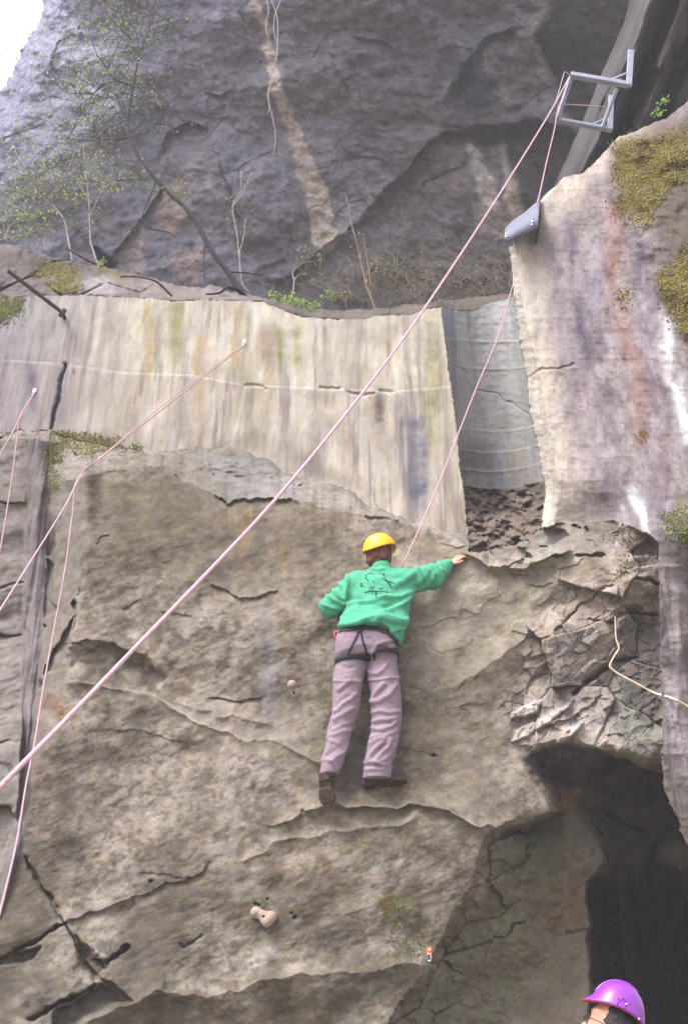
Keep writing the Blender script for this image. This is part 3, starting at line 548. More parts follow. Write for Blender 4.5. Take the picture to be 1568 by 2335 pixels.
for pts, rgb, k_ in (([(310, 500), (332, 520), (330, 625), (262, 625), (262, 590), (290, 540)], (178, 168, 168), .8), ([(390, 570), (460, 566), (462, 600), (450, 640), (400, 645)], (178, 160, 150), .85), ([(340, 445), (420, 400), (430, 520), (390, 532), (350, 480)], (168, 148, 132), .75),
                    ([(360, 360), (400, 300), (470, 290), (500, 360), (510, 460), (440, 460), (400, 420)], (128, 120, 122), .6), ([(1065, 325), (1085, 330), (1130, 430), (1150, 490), (1125, 500), (1085, 440)], (206, 196, 192), .8),
                    ([(1138, 310), (1155, 330), (1190, 460), (1190, 490), (1160, 500), (1145, 410)], (206, 194, 182), .85), ([(1070, 455), (1180, 480), (1190, 520), (1150, 560), (1080, 520)], (180, 168, 160), .6), ([(1010, 190), (1035, 175), (1045, 220), (1020, 265), (1005, 240)], (172, 170, 176), .5),
                    ([(1085, 120), (1100, 110), (1150, 200), (1160, 225), (1140, 228)], (150, 146, 150), .5), ([(560, 700), (700, 600), (860, 640), (1000, 640), (1150, 660), (1160, 720), (560, 720)], (112, 104, 86), .7),
                    ([(780, 560), (1000, 540), (1160, 560), (1160, 680), (800, 700)], (104, 98, 78), .5), ([(960, 300), (1060, 310), (1070, 460), (900, 520), (880, 440)], (130, 118, 116), .5)):
    mixc(CC_, k_ * pm(pts, 9) * np.clip(.8 + .5 * n2, 0, 1.1), [min(255, q_ * 1.22) for q_ in rgb])
for pts in ([(1040, 130), (1080, 120), (1125, 190), (1120, 250), (1060, 265), (1035, 210)],): mixc(CC_, .7 * pm(pts, 16), (78, 84, 112))
mixc(CC_, .85 * pm([(1321, -110), (1219, 85), (1264, 165), (1285, 250), (1340, 310), (1560, -110)], 10), (52, 48, 50)); mixc(CC_, .8 * pm([(1009, 300), (1134, 275), (1219, 265), (1345, 300), (1330, 360), (1190, 500), (1150, 340), (1070, 320)], 14), (58, 56, 62))  # second patch paints the darkness under the overhang's roof line
CC_ *= (1 + .22 * np.clip(c1, -1, 1) + .11 * np.clip(c2, -1, 1))[..., None]; CC_ *= 1.16; CC_ *= (1 - .24 * sst(U, 450, 950))[..., None]; CC_ *= (1 + .04 * (1 - sst(U + .6 * V, 100, 620)))[..., None]  # last factor lifts the upper left slightly, part of the painted veil
mixc(CC_, .4 * pm([(860, 20), (1000, 0), (1100, 80), (1000, 160), (900, 120)], 40), (118, 120, 138))
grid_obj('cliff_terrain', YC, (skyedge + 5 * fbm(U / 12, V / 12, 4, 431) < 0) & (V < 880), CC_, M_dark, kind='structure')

# ================= FLUTED WALL AT THE TOP RIGHT =================
wf = U + .41 * V - 1464 + 5 * fbm(U / 50, V / 120, 3, 441)
a_ = np.array([(-30, 2.2), (-6, .5), (0, 0), (24, -.15), (50, -.02), (62, .15), (72, .34), (82, .28), (90, -.2), (110, -.2), (126, -.05), (138, .2), (150, .22), (165, 0), (190, -.15), (230, .1), (330, -.4)])
XD, ZD = rot(R(-22)); XD = (U + .41 * V) / 190.; ZD = (V - .41 * U) / 190.
YD = 7.2 + .25 * V / 100 + np.interp(wf, a_[:, 0], a_[:, 1]) - .05 * fbm(XD * 7, ZD * .8, 4, 443) - .03 * fbm(XD * 20, ZD * 2, 4, 445)
nick = pm([(1450, 150), (1480, 120), (1500, 170), (1440, 300), (1420, 290)], 8); YD += .25 * nick
YD += .3 * pm([(1530, 110), (1550, 120), (1535, 145)], 5)
CD = base((128, 123, 127)); sd1 = fbm(XD * 9, ZD * .8, 4, 447); mixc(CD, .6 * sst(sd1, 0, .5), (100, 94, 100)); mixc(CD, .5 * sst(-sd1, .1, .6), (150, 144, 150)); mixc(CD, .8 * np.exp(-((wf - 24) / 9) ** 2) * (V < 140), (176, 166, 160))
mixc(CD, .8 * sst(wf, 55, 66) * (1 - sst(wf, 82, 90)), (60, 54, 50)); mixc(CD, .5 * nick, (104, 92, 74)); mixc(CD, .6 * sst(wf, 132, 140) * (1 - sst(wf, 150, 158)), (74, 66, 56))  # shade in the gaps between the flutes painted dark
CD *= .55
grid_obj('fluted_rock_wall', YD, (wf > -28) & (V < 470), CD, M_pil, kind='structure')

# ground
gm = simple('quarry_floor', (122, 112, 96), .95, var=.25, scale=1.5, bump=.6, bscale=8)
n_ = 60; gx, gy = np.meshgrid(np.linspace(-60, 60, n_), np.linspace(-60, 60, n_)); gz = .05 * fbm(gx, gy, 3, 9)
ff = np.array([(i * n_ + j, i * n_ + j + 1, (i + 1) * n_ + j + 1, (i + 1) * n_ + j) for i in range(n_ - 1) for j in range(n_ - 1)])
mesh_obj('ground', np.stack([gx.ravel(), gy.ravel(), gz.ravel()], 1), ff, gm, kind='structure')

# haze: thin volume added to stand in for part of the lens veil
bm = bmesh.new(); bmesh.ops.create_cube(bm, size=1.0, matrix=Matrix.Translation((0, 3.5, 14.0)) @ Matrix.Diagonal((130, 130, 32, 1)))
hm = bpy.data.materials.new('veil_volume'); hm.use_nodes = True; hn = hm.node_tree
for q_ in list(hn.nodes):
    if q_.type != 'OUTPUT_MATERIAL': hn.nodes.remove(q_)
pv = hn.nodes.new('ShaderNodeVolumePrincipled'); pv.inputs['Color'].default_value = (.96, .95, 1.0, 1); pv.inputs['Density'].default_value = VEIL_DENSITY; pv.inputs['Anisotropy'].default_value = 0.0
hn.links.new(pv.outputs[0], hn.nodes['Material Output'].inputs['Volume'])
me = bpy.data.meshes.new('veil_haze'); bm.to_mesh(me); bm.free(); me.materials.append(hm); ho = bpy.data.objects.new('veil_haze', me); C.objects.link(ho); ho['kind'] = 'stuff'
# ================= SOLID MODELLING BY DISTANCE FIELDS =================
class Field:
    """smooth union of rounded solids on a grid, turned into one closed mesh"""
    def __init__(s, lo, hi, h):
        s.lo = np.array(lo, float); s.h = h; s.n = np.ceil((np.array(hi) - s.lo) / h).astype(int) + 1
        s.F = np.full(s.n, 1.0, np.float32)
    def _box(s, lo, hi):
        a = np.clip(np.floor((np.array(lo) - s.lo) / s.h).astype(int), 0, s.n - 1); b = np.clip(np.ceil((np.array(hi) - s.lo) / s.h).astype(int) + 1, 1, s.n)
        g = np.meshgrid(*[s.lo[i] + s.h * np.arange(a[i], b[i]) for i in range(3)], indexing='ij')
        return tuple(slice(a[i], b[i]) for i in range(3)), g
    def _mix(s, sl, d, k, cut=False):
        f = s.F[sl]
        if cut: s.F[sl] = np.maximum(f, -d); return
        if k > 0: hh = np.clip(.5 + .5 * (f - d) / k, 0, 1); s.F[sl] = f + (d - f) * hh - k * hh * (1 - hh)
        else: s.F[sl] = np.minimum(f, d)
    def cap(s, p, q, r0, r1, k=.02, flat=(1, 1, 1), cut=False):
        p = np.array(p, float); q = np.array(q, float); m = max(r0, r1) + k * 2 + .03
        sl, (x, y, z) = s._box(np.minimum(p, q) - m, np.maximum(p, q) + m); d = q - p; L = max(d @ d, 1e-9)
        t = np.clip(((x - p[0]) * d[0] + (y - p[1]) * d[1] + (z - p[2]) * d[2]) / L, 0, 1)
        dd = np.sqrt(((x - p[0] - t * d[0]) / flat[0]) ** 2 + ((y - p[1] - t * d[1]) / flat[1]) ** 2 + ((z - p[2] - t * d[2]) / flat[2]) ** 2)
        s._mix(sl, dd - (r0 + (r1 - r0) * t), k, cut)
    def ell(s, c, r, k=.02, rotm=None, cut=False):
        c = np.array(c, float); r = np.array(r, float); m = r.max() + k * 2 + .03
        sl, (x, y, z) = s._box(c - m, c + m); v = np.stack([x - c[0], y - c[1], z - c[2]], -1)
        if rotm is not None: v = v @ np.array(rotm)          # world -> local
        q = np.sqrt(((v / r) ** 2).sum(-1)); q2 = np.sqrt(((v / r ** 2) ** 2).sum(-1)) + 1e-9
        s._mix(sl, q * (q - 1) / q2, k, cut)
    def loft(s, secs, k=.02):
        """secs: (z, cx, cy, ax, ay) from top to bottom; elliptical sections"""
        a = np.array(sorted(secs), float); m = a[:, 3:].max() + .06
        sl, (x, y, z) = s._box((a[:, 1].min() - m, a[:, 2].min() - m, a[0, 0] - .04), (a[:, 1].max() + m, a[:, 2].max() + m, a[-1, 0] + .04))
        f = lambda i: np.interp(z, a[:, 0], a[:, i])
        ax, ay = f(3), f(4); q = np.sqrt(((x - f(1)) / ax) ** 2 + ((y - f(2)) / ay) ** 2); d = (q - 1) * np.minimum(ax, ay)
        d = np.maximum(d, np.maximum(a[0, 0] - z, z - a[-1, 0])); s._mix(sl, d, k)
    def plane(s, p, n):      # remove what lies on the side n points to
        g = np.meshgrid(*[s.lo[i] + s.h * np.arange(s.n[i]) for i in range(3)], indexing='ij')
        d = (g[0] - p[0]) * n[0] + (g[1] - p[1]) * n[1] + (g[2] - p[2]) * n[2]; s.F = np.maximum(s.F, d / math.sqrt(n[0] ** 2 + n[1] ** 2 + n[2] ** 2)).astype(np.float32)
    def mesh(s):
        F = s.F; F[0] = F[-1] = 1; F[:, 0] = F[:, -1] = 1; F[:, :, 0] = F[:, :, -1] = 1
        S = F < 0; nx, ny, nz = F.shape
        cs = np.zeros((nx - 1, ny - 1, nz - 1), np.int8)
        for a in (0, 1):
            for b in (0, 1):
                for c in (0, 1): cs += S[a:nx - 1 + a, b:ny - 1 + b, c:nz - 1 + c]
        act = (cs > 0) & (cs < 8); I = np.argwhere(act); idx = np.full(act.shape, -1, np.int64); idx[tuple(I.T)] = np.arange(len(I))
        acc = np.zeros((len(I), 3)); cnt = np.zeros(len(I))
        for ax in range(3):
            o1, o2 = [q for q in range(3) if q != ax]
            for a in (0, 1):
                for b in (0, 1):
                    A = I.copy(); A[:, o1] += a; A[:, o2] += b; B = A.copy(); B[:, ax] += 1
                    fa = F[tuple(A.T)]; fb_ = F[tuple(B.T)]; m = (fa < 0) != (fb_ < 0)
                    t = np.where(m, fa / np.where(m, fa - fb_, 1), 0); pt = A.astype(float); pt[:, ax] += t
                    acc += pt * m[:, None]; cnt += m
        Vv = acc / cnt[:, None] * s.h + s.lo
        faces = []
        for ax in range(3):
            o1, o2 = (ax + 1) % 3, (ax + 2) % 3
            sa = [slice(1, -1)] * 3; sa[ax] = slice(0, -1); sb = list(sa); sb[ax] = slice(1, None)
            a_, b_ = S[tuple(sa)], S[tuple(sb)]; E = np.argwhere(a_ != b_); 
            if len(E) == 0: continue
            inside = a_[tuple(E.T)]; E = E + 1; E[:, ax] -= 1
            def cell(d1, d2):
                Q = E.copy(); Q[:, o1] -= d1; Q[:, o2] -= d2; return idx[tuple(Q.T)]
            q_ = np.stack([cell(1, 1), cell(0, 1), cell(0, 0), cell(1, 0)], 1); q_[~inside] = q_[~inside][:, ::-1]; faces.append(q_)
        return Vv, np.concatenate(faces)
def normals(Vv, Fc):
    n = np.zeros_like(Vv); a = Vv[Fc[:, 2]] - Vv[Fc[:, 0]]; b = Vv[Fc[:, 3]] - Vv[Fc[:, 1]]; f = np.cross(a, b)
    for k in range(4): np.add.at(n, Fc[:, k], f)
    return n / (np.linalg.norm(n, axis=1, keepdims=True) + 1e-12)
def smooth_mesh(Vv, Fc, it=2, lam=.5):
    e = np.concatenate([Fc[:, [0, 1]], Fc[:, [1, 2]], Fc[:, [2, 3]], Fc[:, [3, 0]]])
    for _ in range(it):
        a = np.zeros_like(Vv); c = np.zeros(len(Vv)); np.add.at(a, e[:, 0], Vv[e[:, 1]]); np.add.at(a, e[:, 1], Vv[e[:, 0]]); np.add.at(c, e[:, 0], 1); np.add.at(c, e[:, 1], 1)
        Vv = Vv + lam * (a / c[:, None] - Vv)
    return Vv
def seg_px(u, v, pts):
    d = np.full(u.shape, 1e3)
    for (a, b), (c, e) in zip(pts[:-1], pts[1:]):
        dx, dy = c - a, e - b; t = np.clip(((u - a) * dx + (v - b) * dy) / (dx * dx + dy * dy + 1e-9), 0, 1); d = np.minimum(d, np.hypot(u - a - t * dx, v - b - t * dy))
    return d
def folds(Vv, Fc, fs, noise=.0, nsc=12.0, seed=5):
    """cloth folds: (polyline, width, height) drawn on the garment, raised along its normals"""
    u, v = proj(Vv[:, 0], Vv[:, 1], Vv[:, 2]); n = normals(Vv, Fc); fr = sst(-n[:, 1], -.3, .35)
    d = np.zeros(len(Vv))
    for pts, wd, hgt in fs: d += hgt * np.exp(-(seg_px(u, v, pts) / wd) ** 2)
    d = d * fr
    if noise: d += noise * fbm(Vv[:, 0] * nsc + Vv[:, 1] * 5, Vv[:, 2] * nsc * 1.3 + Vv[:, 1] * 7, 3, seed)
    return Vv + n * d[:, None]
def tube(name, pts, rad, mat, parent=None, seg=8, **props):
    pts = [Vector(p) for p in pts]; n = len(pts); rad = [rad] * n if not hasattr(rad, '__len__') else list(rad)
    vv, ff = [], []; ref = Vector((0.13, 0.91, 0.37))
    for i, p in enumerate(pts):
        t = (pts[min(i + 1, n - 1)] - pts[max(i - 1, 0)]).normalized(); a = t.cross(ref).normalized(); b = t.cross(a).normalized()
        for k in range(seg):
            an = 2 * math.pi * k / seg; vv.append(p + (a * math.cos(an) + b * math.sin(an)) * rad[i])
    for i in range(n - 1):
        for k in range(seg): ff.append((i * seg + k, i * seg + (k + 1) % seg, (i + 1) * seg + (k + 1) % seg, (i + 1) * seg + k))
    ff.append(tuple(range(seg))[::-1]); ff.append(tuple((n - 1) * seg + k for k in range(seg)))
    return mesh_obj(name, [tuple(q) for q in vv], ff, mat, None, **props) if parent is None else hang(mesh_obj(name, [tuple(q) for q in vv], ff, mat, None, **props), parent)
def cat(pts, n=6):            # Catmull-Rom through points
    pts = [Vector(p) for p in pts]; out = []
    q = [pts[0] * 2 - pts[1]] + pts + [pts[-1] * 2 - pts[-2]]
    for i in range(1, len(q) - 2):
        for k in range(n):
            t = k / n; a, b, c, d = q[i - 1], q[i], q[i + 1], q[i + 2]
            out.append(.5 * ((2 * b) + (c - a) * t + (2 * a - 5 * b + 4 * c - d) * t * t + (3 * b - a - 3 * c + d) * t ** 3))
    out.append(pts[-1]); return out
def box_bm(bm, p, q, wd, ht, up=Vector((0, 0, 1)), bev=.004):
    """bar from p to q with a rectangular section"""
    p, q = Vector(p), Vector(q); t = (q - p); L = t.length; t.normalize(); s_ = t.cross(up).normalized(); n = s_.cross(t).normalized()
    m = Matrix((s_, t, n)).transposed().to_4x4(); m.translation = (p + q) / 2
    r = bmesh.ops.create_cube(bm, size=1.0, matrix=m @ Matrix.Diagonal((wd, L, ht, 1)))
    if bev: bmesh.ops.bevel(bm, geom=list({e for v in r['verts'] for e in v.link_edges}), offset=bev, segments=1, affect='EDGES')
def bm_obj(name, bm, mat, parent=None, smooth=False, **props):
    me = bpy.data.meshes.new(name); bm.normal_update(); bm.to_mesh(me); bm.free()
    if smooth: me.polygons.foreach_set('use_smooth', np.ones(len(me.polygons), dtype=bool))
    me.materials.append(mat); o = bpy.data.objects.new(name, me); C.objects.link(o)
    for k_, v_ in props.items(): o[k_] = v_
    return hang(o, parent) if parent else o
def sph(bm, c, r, seg=10, sc_=(1, 1, 1)):
    bmesh.ops.create_uvsphere(bm, u_segments=seg, v_segments=max(6, seg // 2 + 2), radius=r, matrix=Matrix.Translation(Vector(c)) @ Matrix.Diagonal((*sc_, 1)))
def cyl(bm, p, q, r, seg=12):
    p, q = Vector(p), Vector(q); m = (q - p).to_track_quat('Z', 'Y').to_matrix().to_4x4(); m.translation = (p + q) / 2
    bmesh.ops.create_cone(bm, cap_ends=True, segments=seg, radius1=r, radius2=r, depth=(q - p).length, matrix=m)

# ================= THE CLIMBER =================
M_skin = simple('skin', (186, 134, 112), .55, var=.08, scale=40, spec=.35); M_hair = simple('brown_hair', (92, 54, 42), .6, var=.4, scale=60, bump=.9, bscale=90, stretch=(1, 1, .5))
M_green = simple('green_sweatshirt', (72, 152, 120), .92, var=.16, scale=120, bump=.25, bscale=500, spec=.15)
M_trs = simple('mauve_trousers', (132, 117, 127), .9, var=.08, scale=50, bump=.2, bscale=600, spec=.15)
M_web = simple('black_webbing', (34, 36, 42), .75, var=.2, scale=100); M_ink = simple('dark_ink', (26, 46, 52), .85)
M_yel = simple('yellow_plastic', (250, 176, 24), .33, var=.03, spec=.5); M_boot = simple('dark_boot_leather', (48, 46, 54), .6, var=.3, scale=40, bump=.3)
M_sole = simple('brown_rubber_sole', (66, 50, 42), .85, var=.3, scale=60, bump=.5); M_sole2 = simple('muddy_sole', (72, 54, 42), .9, var=.35, scale=50, bump=.6)
M_riv = simple('steel_rivet', (225, 225, 225), .25, 1.0, var=.02); M_steel = simple('galvanised_steel', (140, 147, 162), .5, .35, var=.12, scale=14, spec=.4)
def yw(u, v): return float(yl(v)) - .03           # the face behind the climber
YSH = ysurf(867, 1340) - .25; YH = YSH + .04; YHP = ysurf(835, 1470) - .24; YK = ysurf(830, 1630) - .18; YA = ysurf(800, 1765) - .13
def pz(v, Y): return float(P(784., float(v), Y)[2])
def px(u, v, Y): return float(P(float(u), float(v), Y)[0])
def sec(v, l, r, Y, depth):
    z = pz(v, Y); a = px(l, v, Y); b = px(r, v, Y); return (z, (a + b) / 2, Y, (b - a) / 2, depth)
cb = PV(867, 1290, YSH)
climber = empty('person', PV(840, 1825, 6.7), 'climber in green sweatshirt, mauve trousers and yellow helmet standing on the rock face', 'person')
lo = PV(700, 1870, 6.3); hi = PV(1080, 1180, 7.25)
# body: head, neck, trunk, arms with hands, legs, one surface
hd = PV(866, 1262, YH); hR = Matrix.Rotation(R(-5), 3, 'Y') @ Matrix.Rotation(R(-30), 3, 'Z') @ Matrix.Rotation(R(12), 3, 'X')   # facing +Y (the rock), turned right
def hl(x, y, z): return hd + hR @ Vector((x, y, z))
B = Field((lo.x, 6.28, lo.z), (hi.x, 7.42, hi.z), .0075)
B.ell(hl(0, 0, .01), (.077, .095, .11), .02, hR); B.ell(hl(0, .03, -.06), (.058, .062, .06), .03, hR)
B.cap(hl(0, .09, -.005), hl(0, .112, -.03), .012, .014, .012); B.ell(hl(0, .085, -.068), (.026, .012, .008), .008, hR)
for s_ in (-1, 1):
    B.ell(hl(.079 * s_, -.005, -.015), (.010, .02, .032), .006, hR); B.ell(hl(.032 * s_, .085, .012), (.014, .01, .008), .006, hR)
neck = PV(868, 1300, YSH + .0); B.cap(hl(0, -.02, -.06), neck, .058, .065, .03)
shl, shr = PV(806, 1325, YSH), PV(930, 1318, YSH); ell_, elr = PV(755, 1386, YSH - .02), PV(992, 1318, YSH + .10)
wrl, wrr = PV(790, 1368, YSH + .22), PV(1024, 1288, min(ysurf(1030, 1282) - .06, YSH + .3))
B.loft([sec(1308, 820, 910, YSH, .08), sec(1340, 805, 930, YSH, .11), sec(1400, 795, 918, YSH, .12), sec(1440, 785, 896, YHP, .11), sec(1480, 774, 896, YHP, .12), sec(1500, 774, 894, YHP, .11)], .03)
for a, e, w_ in ((shl, ell_, wrl), (shr, elr, wrr)): B.cap(a, e, .055, .042, .03); B.cap(e, w_, .042, .028, .02)
# right hand laid over the lip, left hand on the rock
def hand(wr, fwd, up, thumb, L=.185):
    fwd = Vector(fwd).normalized(); up = (Vector(up) - fwd * Vector(up).dot(fwd)).normalized(); sd_ = fwd.cross(up) * thumb
    pc = wr + fwd * .05; B.ell(pc, (.047, .04, .018), .01, Matrix((fwd, sd_, up)).transposed())
    for i, (off, ln) in enumerate(((.030, .072), (.010, .08), (-.010, .074), (-.030, .058))):
        a = wr + fwd * .085 + sd_ * off; b = a + fwd * ln * .5 + sd_ * off * .15 + up * .006; c = b + fwd * ln * .32 - up * .012; d = c + fwd * ln * .12 - up * .02
        B.cap(a, b, .0098, .0092, .004); B.cap(b, c, .0092, .0085, .003); B.cap(c, d, .0085, .0075, .003)
    a = wr + fwd * .03 + sd_ * .034; b = a + fwd * .03 + sd_ * .024 - up * .004; B.cap(a, b, .013, .011, .006); B.cap(b, b + fwd * .028 + sd_ * .004, .011, .0095, .003)
rh_t = PS(1052, 1268, .03); hand(wrr, rh_t - wrr, (0, -.55, .8), 1)
hand(wrl, (.25, .6, .7), (0, -.7, .5), 1)
kl, kr = PV(783, 1635, YK), PV(881, 1625, YK); al, ar = PV(748, 1748, YA - .03), PV(852, 1748, YA)
hpl, hpr = PV(802, 1490, YHP), PV(868, 1488, YHP)
for a, k_, an in ((hpl, kl, al), (hpr, kr, ar)): B.cap(a, k_, .085, .056, .03); B.cap(k_, an, .050, .020, .02)
B.cap(al, PV(744, 1812, YA + .00), .030, .016, .01); B.cap(ar, PV(900, 1778, YA + .04), .030, .014, .01)
bv, bf = B.mesh(); bv = smooth_mesh(bv, bf, 1); hang(mesh_obj('body', bv, bf, M_skin), climber)
# hair
H = Field(hd - Vector((.2, .2, .25)), hd + Vector((.2, .2, .2)), .006)
H.ell(hl(0, -.022, .0), (.100, .098, .112), .01, hR); H.ell(hl(.0, -.055, -.06), (.098, .07, .058), .03, hR); H.ell(hl(.045, -.035, -.05), (.05, .062, .045), .03, hR)
H.ell(hl(0, .085, -.03), (.075, .06, .10), 0, hR, cut=True); H.ell(hl(-.115, .012, -.045), (.045, .045, .06), 0, hR, cut=True)
hv, hf = H.mesh(); n_ = normals(hv, hf); hv = hv + n_ * (.010 * fbm(hv[:, 0] * 34 + hv[:, 1] * 20, hv[:, 2] * 30, 3, 77) + .004 * fbm(hv[:, 0] * 90, hv[:, 2] * 70 + hv[:, 1] * 60, 2, 78))[:, None]
hang(mesh_obj('hair', hv, hf, M_hair), climber)
# helmet
def helmet(name, c, Rm, rx, ry, rz_, mat, cut_z=-.02, flare=.010, brim=0.0, parent=None, label=None):
    vv, ff = [], []; NS, NR = 48, 20; c = Vector(c)
    def rimz(an): return cut_z + .010 * math.cos(2 * an)
    prof = []
    for j in range(NR + 1):
        th = (math.pi / 2) * j / NR
        prof.append((math.sin(th), math.cos(th)))
    rows = []
    for sh in (1.0, .965):
        for j in range(NR + 1):
            s_, z_ = prof[j]
            for k in range(NS):
                an = 2 * math.pi * k / NS; x = rx * s_ * math.cos(an) * sh; y = ry * s_ * math.sin(an) * sh; z = rz_ * z_ * sh
                t = (j / NR) ** 8; z = z + (rimz(an)) * (j / NR) ** 3; f = 1 + (flare / rx) * t
                fr = max(0, math.sin(an)) ** 6 * brim * (j / NR) ** 14
                vv.append(c + Rm @ Vector((x * f, y * f + fr, z - fr * .25)))
    o2 = (NR + 1) * NS
    for j in range(NR):
        for k in range(NS):
            a = j * NS + k; b = j * NS + (k + 1) % NS; ff.append((a, a + NS, b + NS, b)); ff.append((o2 + a, o2 + b, o2 + b + NS, o2 + a + NS))
    for k in range(NS):
        a = NR * NS + k; b = NR * NS + (k + 1) % NS; ff.append((a, o2 + a, o2 + b, b))
    o = mesh_obj(name, [tuple(q) for q in vv], ff, mat)
    if label: o['label'] = label
    return hang(o, parent) if parent else o
hc = hl(.006, -.004, .036)
hel = helmet('helmet', hc, hR, .127, .134, .122, M_yel, -.012, .006, .035, climber)
for (u_, v_) in ((862, 1253), (851, 1260), (890, 1252)):
    bm = bmesh.new(); q = PV(u_, v_, YH); d_ = (q - Vector((0, 0, CAMZ))).normalized(); hit = None
    ok = BVHTree.FromPolygons([v.co + Vector((0, 0, 0)) for v in hel.data.vertices], [tuple(p.vertices) for p in hel.data.polygons]).ray_cast(Vector((0, 0, CAMZ)), d_)
    if ok[0] is None: bm.free(); continue
    sph(bm, ok[0], .0055, 8); r_ = bm_obj('rivet', bm, M_riv, None, True); r_.parent = hel; pass
# sweatshirt
SW = Field((px(700, 1380, 6.5), 6.35, pz(1500, 6.5)), (px(1060, 1300, 6.9), 7.38, pz(1255, 7.0)), .006)
SW.loft([sec(1303, 838, 902, YSH, .085), sec(1312, 815, 918, YSH, .10), sec(1325, 800, 932, YSH, .125), sec(1345, 794, 940, YSH - .01, .14), sec(1375, 790, 938, YSH - .03, .15), sec(1400, 782, 932, YSH - .05, .155), sec(1425, 773, 926, YHP - .03, .17), sec(1445, 771, 922, YHP - .03, .165), sec(1480, 780, 912, YHP - .01, .14)], .02)
SW.cap(PV(815, 1326, YSH), PV(752, 1386, YSH - .03), .088, .078, .04); SW.cap(PV(752, 1386, YSH - .03), PV(785, 1378, YSH + .2), .078, .05, .02)
SW.cap(PV(915, 1326, YSH), PV(985, 1318, YSH + .09), .092, .088, .05); SW.cap(PV(985, 1318, YSH + .09), PV(1016, 1293, wrr.y - .02), .086, .052, .02); SW.cap(PV(1010, 1296, wrr.y - .04), PV(1022, 1288, wrr.y - .01), .050, .042, .01)
SW.cap(PV(872, 1304, YSH), PV(868, 1294, YSH), .076, .070, .02)
a_, b_ = PV(768, 1437, YHP), PV(912, 1466, YHP); nrm = Vector((-(b_.z - a_.z), 0, b_.x - a_.x)); nrm = Vector((nrm.x, 0.0, nrm.z)); nrm = -nrm if nrm.z > 0 else nrm
c_ = PV(826, 1434, YHP); nn = np.array([nrm.x, -.15, nrm.z]); g_ = np.meshgrid(*[SW.lo[i] + SW.h * np.arange(SW.n[i]) for i in range(3)], indexing='ij')
hemz = np.interp(g_[0], [px(765, 1440, YHP), px(800, 1430, YHP), px(830, 1424, YHP), px(865, 1428, YHP), px(888, 1436, YHP), px(900, 1452, YHP), px(915, 1466, YHP)], [pz(v_, YHP - .12) for v_ in (1437, 1430, 1424, 1428, 1436, 1452, 1466)])
SW.F = np.maximum(SW.F, np.where(g_[0] > px(760, 1400, YHP), hemz - g_[2], -1)).astype(np.float32)
sv, sf = SW.mesh(); sv = smooth_mesh(sv, sf, 2)
def c1_(pts): return [(684 + x * .2545, 1185.5 + y * .2545) for x, y in pts]
FS = [(c1_(p), w_, h_) for p, w_, h_ in (
    ([(390, 760), (560, 745), (760, 690), (900, 690), (1010, 640)], 5, .012), ([(400, 700), (420, 600), (430, 520), (400, 470)], 4, .010), ([(380, 930), (540, 900), (700, 850), (880, 780), (1000, 690)], 5, .012),
    ([(370, 880), (480, 800), (520, 790)], 4, .010), ([(600, 930), (720, 890), (820, 900), (960, 930)], 5, .010), ([(690, 880), (800, 860), (930, 900), (980, 880)], 4, .008), ([(430, 700), (600, 720), (740, 710)], 5, -.006),
    ([(1040, 430), (1080, 520), (1060, 640)], 4, .012), ([(1090, 420), (1180, 470), (1190, 540)], 4, .009), ([(1130, 400), (1210, 430), (1260, 520), (1240, 580)], 4, .010), ([(1230, 370), (1270, 440), (1310, 480)], 3.5, .009), ([(1050, 600), (1140, 560), (1180, 470)], 4, -.007),
    ([(340, 560), (390, 640), (400, 700)], 4, .010), ([(290, 620), (340, 690), (400, 730)], 3.5, .010), ([(240, 680), (290, 720), (390, 760)], 3.5, .010), ([(210, 760), (270, 790), (360, 800)], 3.5, .007), ([(330, 590), (350, 600), (380, 640)], 3, -.007),
    ([(880, 560), (960, 520), (1030, 460)], 6, .007), ([(870, 620), (960, 580), (1020, 540)], 5, -.006), ([(400, 880), (520, 850), (680, 800), (820, 760)], 4, -.007), ([(360, 960), (540, 920), (700, 940), (820, 980), (870, 1060)], 3, .012), ([(820, 990), (900, 980), (960, 960)], 4, .007), ([(640, 440), (690, 450), (740, 440)], 2.5, .006))]
FS = [(p_, w_ * 1.2, h_ * 1.9) for p_, w_, h_ in FS]; sv = folds(sv, sf, FS, .008, 9.0, 301); sv = smooth_mesh(sv, sf, 1, .4)
sweat = hang(mesh_obj('sweatshirt', sv, sf, M_green), climber)
def bvh(Vv, Fc): return BVHTree.FromPolygons([Vector(q) for q in Vv.tolist()], Fc.tolist())
CAM = Vector((0, 0, CAMZ))
def drape(tree, pts, Yg=6.6):
    out = []
    for (u_, v_) in pts:
        d_ = (PV(u_, v_, Yg) - CAM).normalized(); h_ = tree.ray_cast(CAM, d_)
        if h_[0] is not None: out.append((h_[0], h_[1] if h_[1].dot(d_) < 0 else -h_[1]))
    return out
def dense(pts, n=8):
    out = []
    for (a, b), (c, e) in zip(pts[:-1], pts[1:]): out += [(a + (c - a) * k / n, b + (e - b) * k / n) for k in range(n)]
    return out + [pts[-1]]
